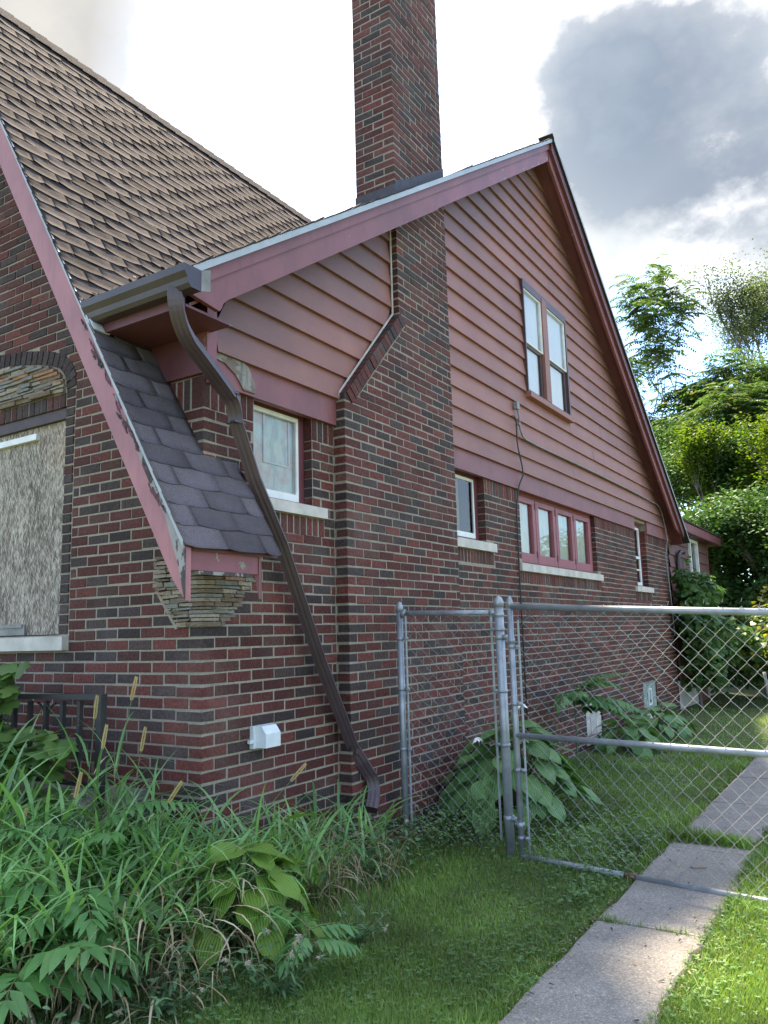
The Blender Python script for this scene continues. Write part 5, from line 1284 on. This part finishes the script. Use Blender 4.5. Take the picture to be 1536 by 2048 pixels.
# ---- big leaves: hosta plants, each leaf an object
def hosta_leaf_mesh(seed, ln=1.0, wd=.72):
    q = random.Random(seed); me = bpy.data.meshes.new('leaf'); nx, ny = 6, 7; V = []; UV = []
    dr = q.uniform(.14, .40); tw_ = q.uniform(-.15, .15)
    for j in range(ny+1):
        v_ = j/ny; half = wd*.5*(math.sin(math.pi*min(1, v_*.80+.17))**.75)*(1-.0*v_) if v_ < .999 else .0
        half *= (1 if v_ < .75 else max(0, 1-((v_-.75)/.25)**1.6))
        for i in range(nx+1):
            u_ = i/nx*2-1; x = u_*half; y = v_*ln - (.10*ln*abs(u_)*(1-v_)**3); z = -dr*v_**1.8*ln+.16*abs(u_)**1.3*half*(1-.6*v_)+.018*math.sin(9*v_+3*u_+seed)*ln*abs(u_)+tw_*u_*v_*half
            V.append((x, y, z)); UV.append((i/nx, v_))
    W = nx+1; F = [(j*W+i, j*W+i+1, (j+1)*W+i+1, (j+1)*W+i) for j in range(ny) for i in range(nx)]
    me.from_pydata(V, [], F); uvl = me.uv_layers.new(name='UVMap')
    for lp in me.loops: uvl.data[lp.index].uv = UV[lp.vertex_index]
    me.polygons.foreach_set('use_smooth', [True]*len(F)); return me
HL = [hosta_leaf_mesh(s) for s in range(5)]
for me in HL: me.materials.append(M['hosta'])
HP = [hosta_leaf_mesh(20+s, 1.0, .78) for s in range(4)]
for me in HP: me.materials.append(M['hosta_pale'])
def place_leaf(meshes, name, p, az, pitch_, size, par, rollv=0):
    o = link(name, rnd.choice(meshes), par); d = Vector((math.cos(az)*math.cos(pitch_), math.sin(az)*math.cos(pitch_), math.sin(pitch_)))
    sd = Vector((math.sin(az), -math.cos(az), 0)); nn = sd.cross(d); mtx = (Matrix((sd, d, nn)).transposed() @ Matrix.Rotation(rollv, 3, 'Y')).to_4x4() @ Matrix.Diagonal((size, size, size, 1)); mtx.translation = p
    o.matrix_parent_inverse = Matrix.Translation(-Vector(par.location)); o.matrix_basis = mtx; return o
def hosta(x, y, rx, ry, h_, n, size, meshes, label, flowers=0, group=None, wallx=.03):
    z0 = ground_z(x, y); o = thing('hosta', label, 'hosta plant', (x, y, z0), group); st = MB()
    for i in range(n):
        f = math.sqrt((i+.5)/n); az = i*2.39996+rnd.uniform(-.3, .3); px_, py_ = x+math.cos(az)*rx*f*.62, y+math.sin(az)*ry*f*.62
        s_ = size*rnd.uniform(.75, 1.15); hz = h_*(1.02-.75*f**1.6)+rnd.uniform(-.04, .04)
        if px_ < wallx+.02: px_ = wallx+.03+rnd.random()*.06
        if px_+math.cos(az)*s_*.8 < wallx: az = rnd.choice([-1, 1])*rnd.uniform(.9, 1.4)
        p = Vector((px_, py_, z0+max(.06, hz))); place_leaf(meshes, 'leaf', p, az, .35-.95*f+rnd.uniform(-.25, .2), s_, o, rnd.uniform(-.25, .25))
        st.tube([(x+math.cos(az)*.03, y+math.sin(az)*.03, z0), ((x+px_)/2, (y+py_)/2, z0+hz*.65), p], [.006, .005, .004], 4)
    st.build('stems', M['stem'], o)
    return o
hA = hosta(.60, 2.90, .80, 1.10, .74, 115, .225, HL, 'large green hosta clump against the wall behind the gate post')
for k, (fx, fy, fz) in enumerate([(.62, 3.05, -.62), (.75, 2.75, -.86), (.45, 2.55, -.84)]):
    fl = Leafy(); b_ = Vector((fx, fy, fz))
    for q in range(6):
        az = q*1.047; fl.leaf(b_, (math.cos(az)*.8+.5, math.sin(az)*.8-.6, -.45), (0, 0, 1), .075, .03)
    fl.tube([(.56, 2.86, GZ+.2), ((fx+.56)/2, (fy+2.86)/2, fz-.1), (fx, fy, fz)], .004, .003, 1); fl.build('flower', [M['petal'], M['stem']], hA)
hosta(.42, 6.75, .55, .75, .40, 44, .20, HL, 'hosta clump by the wall under the feathery sapling', group=None)
hosta(.50, 8.05, .60, 1.0, .40, 50, .20, HL, 'farthest hosta clump, near the glass block cellar window')
hosta(.58, -.26, .46, .52, .46, 52, .165, HP, 'pale lime hosta among the reed grass at the house corner')
hosta(.34, .35, .16, .22, .40, 10, .20, HP, 'small hosta half hidden by dry reeds below the downspout', wallx=.06)

# ---- pinnate fronds: tree-of-heaven seedlings
def frond(lv, base, az, el, ln, pairs, lw, droop=.8, mi=0):
    p = Vector(base); path = [p.copy()]; e_ = el; n = pairs+2; st = ln/n
    for k in range(n):
        d = Vector((math.cos(az)*math.cos(e_), math.sin(az)*math.cos(e_), math.sin(e_))); p = p+d*st; path.append(p.copy()); e_ -= droop/n
        if k >= 1:
            f = k/n; ll = lw*(.55+.75*math.sin(math.pi*min(1, .25+f*.75)))
            for s_ in (-1, 1):
                a2 = az+s_*(1.25-.45*f)+rnd.uniform(-.1, .1); lv.leaf(p, (math.cos(a2), math.sin(a2), math.sin(e_)*.5-.22+rnd.uniform(-.12, .12)), (0, 0, 1), ll, ll*.36, mi, .22)
    d = Vector((math.cos(az)*math.cos(e_), math.sin(az)*math.cos(e_), math.sin(e_))); lv.leaf(p, d, (0, 0, 1), lw, lw*.36, mi, .2)
    lv.tube(path, .0035, .0015, mi+1, 4)
def seedling(x, y, h_, fr, label, ln, pairs, lw, az0=None, group='feathery sapling weeds'):
    z0 = ground_z(x, y); o = thing('sapling', label, 'sapling', (x, y, z0))
    MB().tube([(x, y, z0), (x+.01, y, z0+h_*.6), (x, y+.01, z0+h_)], [.009, .007, .004], 6).build('stem', M['stem'], o)
    for k in range(fr):
        lv = Leafy(); az = (az0 if az0 is not None else 0)+k*2.4+rnd.uniform(-.3, .3) if fr > 1 else az0
        if x < .45 and y > 0 and math.cos(az) < -.2: az = math.pi-az
        frond(lv, (x, y, z0+h_*(.72+.28*k/max(1, fr-1))), az, rnd.uniform(.2, .9), ln*rnd.uniform(.8, 1.1), pairs, lw, rnd.uniform(.7, 1.3)); lv.build('frond', [M['sumac'], M['stem']], o)
    return o
seedling(.30, 5.25, .78, 10, 'feathery sapling with long fronds growing against the brick wall behind the gate', .62, 12, .13, .3)
seedling(.28, -.98, .42, 8, 'broad leaved sapling low at the left edge of the weeds', .44, 7, .115, .0)
seedling(.02, -.70, .58, 5, 'feathery sapling arching through the tall reed grass', .50, 10, .085, -.3)
seedling(.40, -1.28, .24, 7, 'lowest sapling with drooping leaflets in the bottom corner of the bed', .40, 5, .125, .7)
seedling(1.0, -.34, .22, 5, 'small sapling with pointed leaves at the edge of the lawn by the pale hosta', .22, 5, .075, .2)
# thistle plants with fluffy heads
def thistle(x, y, h_, n, label, heads):
    z0 = ground_z(x, y); o = thing('thistle', label, 'thistle', (x, y, z0)); lv = Leafy(); tips = []
    for k in range(n):
        az = k*2.4+rnd.uniform(-.4, .4); l_ = h_*rnd.uniform(.55, 1.1); e_ = rnd.uniform(.35, 1.2); top = Vector((x+math.cos(az)*math.cos(e_)*l_, y+math.sin(az)*math.cos(e_)*l_, z0+math.sin(e_)*l_)); mid = (Vector((x, y, z0))+top)/2+Vector((0, 0, .08*l_))
        P_ = bez((x, y, z0), mid, top, 7); lv.tube(P_, .003, .0014, 1, 4); tips.append(top)
        for q in range(16):
            p = P_[1+q % 7]+Vector((rnd.uniform(-.01, .01),)*3); a2 = rnd.uniform(0, 6.28); lv.leaf(p, (math.cos(a2), math.sin(a2), rnd.uniform(-.2, .5)), (0, 0, 1), rnd.uniform(.035, .075), rnd.uniform(.010, .020), 0, .3)
    lv.build('stems', [M['thistle'], M['stem']], o)
    for k in range(heads):
        t_ = tips[k % len(tips)]+Vector((rnd.uniform(-.03, .03), rnd.uniform(-.03, .03), rnd.uniform(-.02, .01))); fl = Leafy()
        for q in range(34):
            d = Vector((rnd.gauss(0, .5), rnd.gauss(0, .5), rnd.gauss(-.55, .45))).normalized(); fl.flat(t_, d, (rnd.random(), rnd.random(), .3), rnd.uniform(.014, .03), .004)
        for q in range(10):
            a2 = q*.628; fl.leaf(t_+Vector((0, 0, .004)), (math.cos(a2)*.5, math.sin(a2)*.5, -.9), (math.cos(a2), math.sin(a2), .2), .018, .008)
        fl.build('seed_fluff', M['fluff'], o)
thistle(.72, -.92, .34, 9, 'thistle with drooping tan fluff at the bottom edge of the bed', 5)
thistle(1.02, -.52, .30, 8, 'thistle with the most fluffy heads, leaning over the lawn', 9)
thistle(.95, .12, .32, 7, 'thistle beside the pale hosta with few fluffy heads', 3)
thistle(.55, .95, .46, 8, 'thistle in front of the downspout outlet', 2)
thistle(-.45, -.85, .66, 7, 'thistle with grey fluff at the left among the reeds', 5)

# ---- lobed climbing leaves
def lobed_leaf_mesh(seed, nl=5):
    q = random.Random(seed); me = bpy.data.meshes.new('leaf'); V = [(0, .15, .02)]; F = []
    out = [(0, 0), (.30, -.12), (.46, .10), (.36, .22), (.52, .46), (.28, .56), (.20, .80), (.0, 1.0), (-.20, .80), (-.28, .56), (-.52, .46), (-.36, .22), (-.46, .10), (-.30, -.12)]
    cx, cy = 0, .38; V = [(cx, cy, .03)]
    for x, y in out: V.append((x*(1+q.uniform(-.08, .08)), y, -.25*abs(x)-.10*(y-.3)**2*2+q.uniform(-.03, .03)))
    n = len(out); F = [(0, 1+i, 1+(i+1) % n) for i in range(n)]
    me.from_pydata(V, [], F); me.polygons.foreach_set('use_smooth', [True]*n); return me
GL_ = [lobed_leaf_mesh(s) for s in range(4)]
for me in GL_: me.materials.append(M['grape'])
gv = thing('grape_vine', 'grape vine with broad leaves climbing over the porch railing', 'vine', (-1.2, -.45, -1.3))
MB().tube([(-1.0, -.55, -1.45), (-1.1, -.50, -.9), (-1.15, -.42, -.5), (-1.25, -.42, -.28), (-1.36, -.42, -.17), (-1.22, -.45, -.10)], .006, 6).build('stem', M['stem'], gv)
for i in range(190):
    q = rnd.random()
    if q < .24: x, z = -1.30+rnd.uniform(-.22, .22), -.24+rnd.uniform(-.14, .13)
    elif q < .78: x = -1.6+1.05*rnd.random(); z = -.38-(x+1.6)*.12-abs(rnd.gauss(0, .20))
    else: x, z = rnd.uniform(-2.0, -.55), rnd.uniform(-1.0, -.50)
    place_leaf(GL_, 'leaf', Vector((x, -.40-rnd.random()*.14, z)), rnd.uniform(-2.8, -.3), rnd.uniform(-.9, .4), rnd.uniform(.09, .17), gv, rnd.uniform(-.6, .6))

# ---- vine mass on the back corner and hedge beyond
def leaf_mass(name, label, cat, blobs, n, mats, size, parts=True, stems=None, kind=None, mf=None, flat=True):
    lv = Leafy(); tot_ = sum(b_[3]*b_[4]+b_[4]*b_[5]+b_[3]*b_[5] for b_ in blobs)
    for cx, cy, cz, ax, ay, az_ in blobs:
        k = int(n*(ax*ay+ay*az_+ax*az_)/tot_)
        for i in range(k):
            d = Vector((rnd.gauss(0, 1), rnd.gauss(0, 1), rnd.gauss(0, 1))).normalized(); r_ = (.45+.55*rnd.random()**.45)*(1+.22*math.sin(4*d.x+3*d.y+5*d.z+cx*7))
            p = Vector((cx+d.x*ax*r_, cy+d.y*ay*r_, cz+d.z*az_*r_))
            if p.z < GZ+.02 or (p.x < .08 and p.y < 15.4): continue
            s_ = size*rnd.uniform(.6, 1.25); a2 = rnd.uniform(0, 6.28); out = (d+Vector((rnd.gauss(0, .5), rnd.gauss(0, .5), .4+rnd.gauss(0, .4)))).normalized()
            ld = Vector((math.cos(a2), math.sin(a2), rnd.uniform(-.9, .1)))
            (lv.flat if flat else lv.leaf)(p, ld, out, s_, s_*.8, mf(p) if mf else 0)
    o = thing(name, label, cat, (blobs[0][0], blobs[0][1], GZ))
    f = lv.build('foliage', mats, o); 
    if stems: stems(o)
    return o
def st1(o): MB().tube([(.3, 11.9, GZ), (.25, 11.8, -.4), (.2, 11.85, .5), (.15, 12.1, 1.2)], [.03, .025, .02, .01], 6).build('stem', M['bark'], o)
leaf_mass('climbing_vine', 'dark climbing vine covering the back corner of the brick wall', 'vine',
          [(.28, 11.6, .35, .20, .30, .75), (.45, 11.9, -.45, .42, .55, .80), (.40, 12.3, .55, .30, .75, .35), (.55, 12.6, -.25, .5, .8, .45), (.45, 11.5, -.15, .25, .3, .5), (.30, 13.1, .62, .2, .75, .14)], 4600, [M['vine']], .12, stems=st1, flat=False)
def st2(o):
    for k in range(7): MB().tube([(1.1+.35*k, 14.2+.3*k, GZ), (1.15+.35*k, 14.2+.3*k, -.4), (1.0+.36*k, 14.1+.3*k, .1)], [.035, .03, .02], 6).build('stem', M['bark'], o)
def hedge_mi(p): return 1 if (p.x > 1.3 and p.z > -.6 and rnd.random() < .85) or rnd.random() < .2 else 0  # gives the upper right leaves the painted sunlit colour
leaf_mass('vine_hedge', 'vine covered hedge with leaves coloured sunlit yellow beyond the chain link gate', 'hedge',
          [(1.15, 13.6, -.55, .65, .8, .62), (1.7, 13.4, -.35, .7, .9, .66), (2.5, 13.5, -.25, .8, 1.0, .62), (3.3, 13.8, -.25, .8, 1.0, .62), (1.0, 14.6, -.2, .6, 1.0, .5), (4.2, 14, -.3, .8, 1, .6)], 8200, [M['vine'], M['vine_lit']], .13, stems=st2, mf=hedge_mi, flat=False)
lv = Leafy()
P_ = [(1.0, 14.6, .2), (1.1, 15.4, .75), (1.35, 16.0, .62), (1.7, 16.4, .45), (2.1, 16.6, .40)]
for k in range(90):
    f = rnd.random()*3.99; i = int(f); p = Vector(P_[i]).lerp(Vector(P_[i+1]), f-i)+Vector((rnd.gauss(0, .06), rnd.gauss(0, .1), rnd.gauss(0, .09))); a2 = rnd.uniform(0, 6.28); lv.leaf(p, (math.cos(a2), math.sin(a2), -.3), (0, 0, 1), .15, .11)
o = thing('vine_shoot', 'loose shoot of yellow lit vine leaves behind the addition', 'vine', (1.0, 14.6, GZ)); lv.build('leaves', M['vine_lit'], o); MB().tube([(1.0, 14.6, GZ)]+P_, .012, 5).build('stem', M['bark'], o)
sp = thing('fence_post', 'pale leaning post standing in front of the vine hedge', 'post', (1.35, 12.4, GZ)); MB().tube([(1.35, 12.4, GZ-.05), (1.33, 12.4, GZ+.30), (1.30, 12.4, GZ+.62)], [.035, .033, .030], 8).build('pole', M['conduit'], sp, True)

# ---- trees
def branchy(base, trunk_h, r, spread, levels, seed, tilt=(0, 0), up=.75, fork=3):
    q = random.Random(seed); mb = MB(); tips = []
    def grow(p, d, ln, rad, lev):
        pts_ = [p]; n = 4
        for k in range(n):
            d = (d+Vector((q.gauss(0, .10), q.gauss(0, .10), q.gauss(0, .06)+.03))).normalized(); p = p+d*(ln/n); pts_.append(p)
            if lev <= 1 and k >= 1: tips.append((p.copy(), d.copy()))
        mb.tube(pts_, [rad*(1-.45*k/n) for k in range(n+1)], 6 if lev > 1 else 4, cap=False)
        if lev == 0: tips.append((p, d)); return
        for k in range(fork + (1 if q.random() < .4 else 0)):
            az = q.uniform(0, 6.28); v_ = Vector((math.cos(az)*spread, math.sin(az)*spread, up)).normalized(); grow(p, (d*.55+v_*.75).normalized(), ln*q.uniform(.55, .78), rad*.55, lev-1)
    grow(Vector(base), Vector((tilt[0], tilt[1], 1)).normalized(), trunk_h, r, levels); return mb, tips
def tree(label, px, yd, top_py, width, style, mat, n_leaf, leaf, seed, rad, trunk_h, levels=3, spread=.8, clump=.5, tilt=(0, 0), foot=0, up=.75):
    c_ = at_dist(px, top_py, yd); base = Vector((c_.x+foot, yd, GZ)); height = c_.z-GZ
    q = random.Random(seed); mb, tips = branchy(base, height*trunk_h, rad, spread, levels, seed, tilt, up)
    zmax = max(t_[0].z for t_ in tips); k_ = (height-clump*.35)/(zmax-GZ)
    mx_, my_ = sum(t_[0].x for t_ in tips)/len(tips), sum(t_[0].y for t_ in tips)/len(tips)
    rr = sorted(math.hypot(t_[0].x-mx_, t_[0].y-my_) for t_ in tips)[int(len(tips)*.93)]; kx = max(.2, (width/2-clump*.3))/rr
    def mp_(x, y, z):
        f = min(1, max(0, (z-GZ)/(zmax-GZ)/trunk_h)); f = f*f
        ax_, ay_ = c_.x+(x-mx_)*kx, yd+(y-my_)*kx; bx_, by_ = base.x+(x-base.x)*.8, base.y+(y-base.y)*.8
        return Vector((bx_+(ax_-bx_)*f, by_+(ay_-by_)*f, GZ+(z-GZ)*k_))
    o = thing('tree', label, 'tree', tuple(base)); mb.v = [tuple(mp_(*v_)) for v_ in mb.v]; tips = [(mp_(*p), d) for p, d in tips]
    mb.build('trunk', M['bark'], o, True); lv = Leafy(); per = max(1, int(n_leaf/len(tips)))
    for p, d in tips:
        if style == 'frond':
            for k in range(max(1, round(per/22))):
                az = q.uniform(0, 6.28); ln = clump*q.uniform(.7, 1.3); e_ = q.uniform(-.1, .8); pp = p+Vector((q.gauss(0, .2), q.gauss(0, .2), q.gauss(0, .15))); st = ln/11
                for s in range(11):
                    dd = Vector((math.cos(az)*math.cos(e_), math.sin(az)*math.cos(e_), math.sin(e_))); pp = pp+dd*st; e_ -= .11
                    for sg in (-1, 1):
                        a2 = az+sg*1.15; lv.flat(pp, (math.cos(a2), math.sin(a2), -.35+q.uniform(-.2, .2)), (q.gauss(0, .2), q.gauss(0, .2), 1), leaf, leaf*.42)
        elif style == 'shoot':
            dr_ = (Vector((q.gauss(0, .22), q.gauss(0, .22), 1))).normalized()
            for k in range(per):
                f = q.random(); r_ = .30*clump*(1-f)**.6; d2 = Vector((q.gauss(0, 1), q.gauss(0, 1), q.gauss(0, .3))); pp = p+dr_*(f-.25)*clump+d2*r_*.6; a2 = q.uniform(0, 6.28)
                lv.flat(pp, (math.cos(a2), math.sin(a2), q.uniform(-.5, .5)), (q.gauss(0, .5), q.gauss(0, .5), 1), leaf*q.uniform(.7, 1.3), leaf*.7)
        else:
            for k in range(per):
                d2 = Vector((q.gauss(0, 1), q.gauss(0, 1), q.gauss(0, .8))); pp = p+d2*clump*.45; a2 = q.uniform(0, 6.28)
                lv.flat(pp, (math.cos(a2), math.sin(a2), q.uniform(-.8, .2)), (q.gauss(0, .5), q.gauss(0, .5), 1), leaf*q.uniform(.7, 1.3), leaf*.75)
    lv.build('crown', M[mat], o); return o
tree('feathery tree with rust tinted tips rising behind the gable edge', 1288, 30, 515, 4.2, 'frond', 'tree_a', 11000, .20, 11, .20, .74, 3, 1.15, .95, (.04, 0), -.8, .38)
tree('tall thin crowned tree with small grey green leaves at the right', 1515, 40, 490, 6.0, 'small', 'tree_b', 22000, .12, 12, .32, .50, 4, .6, 1.0)
tree('spreading feathery tree in the middle of the tree group', 1395, 27, 725, 5.8, 'frond', 'tree_a', 20000, .18, 13, .20, .62, 3, 1.2, .95, (0, 0), 0, .42)
tree('feathery tree with long drooping fronds below the tall thin one', 1500, 25, 690, 5.2, 'frond', 'tree_a', 20000, .18, 14, .20, .58, 3, 1.15, 1.05, (0, 0), 0, .42)
tree('dark dense maple filling the gap behind the addition', 1490, 22, 880, 5.2, 'small', 'tree_c', 42000, .11, 15, .08, .16, 4, 1.1, .9)
tree('second dark maple behind the addition roof', 1365, 25, 830, 5.0, 'small', 'tree_c', 36000, .12, 16, .08, .16, 4, 1.1, 1.0)
tree('maple with bright lime sunlit shoots in front of the dark trees', 1415, 20.5, 860, 3.0, 'shoot', 'tree_d', 16000, .09, 17, .10, .30, 4, .5, .9)
tree('young maple coloured sunlit green at the right edge of the view', 1525, 19.5, 850, 2.6, 'shoot', 'tree_d', 13000, .09, 18, .10, .30, 4, .5, .9)
tree('low dark maple behind the vine hedge', 1440, 19, 1000, 5.0, 'small', 'tree_c', 36000, .105, 19, .06, .12, 4, 1.2, .8)
tree('low bushy maple beyond the right end of the hedge', 1560, 18, 970, 5.0, 'small', 'tree_c', 36000, .105, 20, .06, .12, 4, 1.2, .8)
leaf_mass('shrub', 'dark shrub under the maples behind the vine hedge', 'shrub', [(1.5, 17.2, -.3, 1.2, 1.0, 1.5), (2.6, 17.0, -.3, 1.3, 1.0, 1.5), (.4, 18.0, .0, 1.1, 1, 1.7), (2.0, 16.6, .9, 1.3, .8, .9)], 28000, [M['tree_c']], .13, stems=lambda o: MB().tube([(1.6, 17.2, GZ), (1.7, 17.2, -.3)], .05, 6).build('stem', M['bark'], o))
leaf_mass('shrub', 'dark shrub at the right end of the vine hedge', 'shrub', [(4.2, 17.0, -.4, 1.3, 1.0, 1.4), (5.6, 17.2, -.4, 1.3, 1.0, 1.4)], 14000, [M['tree_c']], .13, stems=lambda o: MB().tube([(4.4, 17.2, GZ), (4.4, 17.2, -.3)], .05, 6).build('stem', M['bark'], o))
# far-off wood closing the view beneath the crowns
lv = Leafy()
for i in range(9000):
    x = rnd.uniform(-35, 60); y = rnd.uniform(44, 50); h_ = 5.5+1.8*math.sin(x*.6)+1.2*math.sin(x*1.7+1)
    a2 = rnd.uniform(0, 6.28); lv.flat((x, y, GZ+h_*rnd.random()), (math.cos(a2), math.sin(a2), -.4), (rnd.gauss(0, .5), -1, .8), rnd.uniform(.5, .9), .55)
lv.build('distant_wood', M['tree_c'], None, 'stuff')
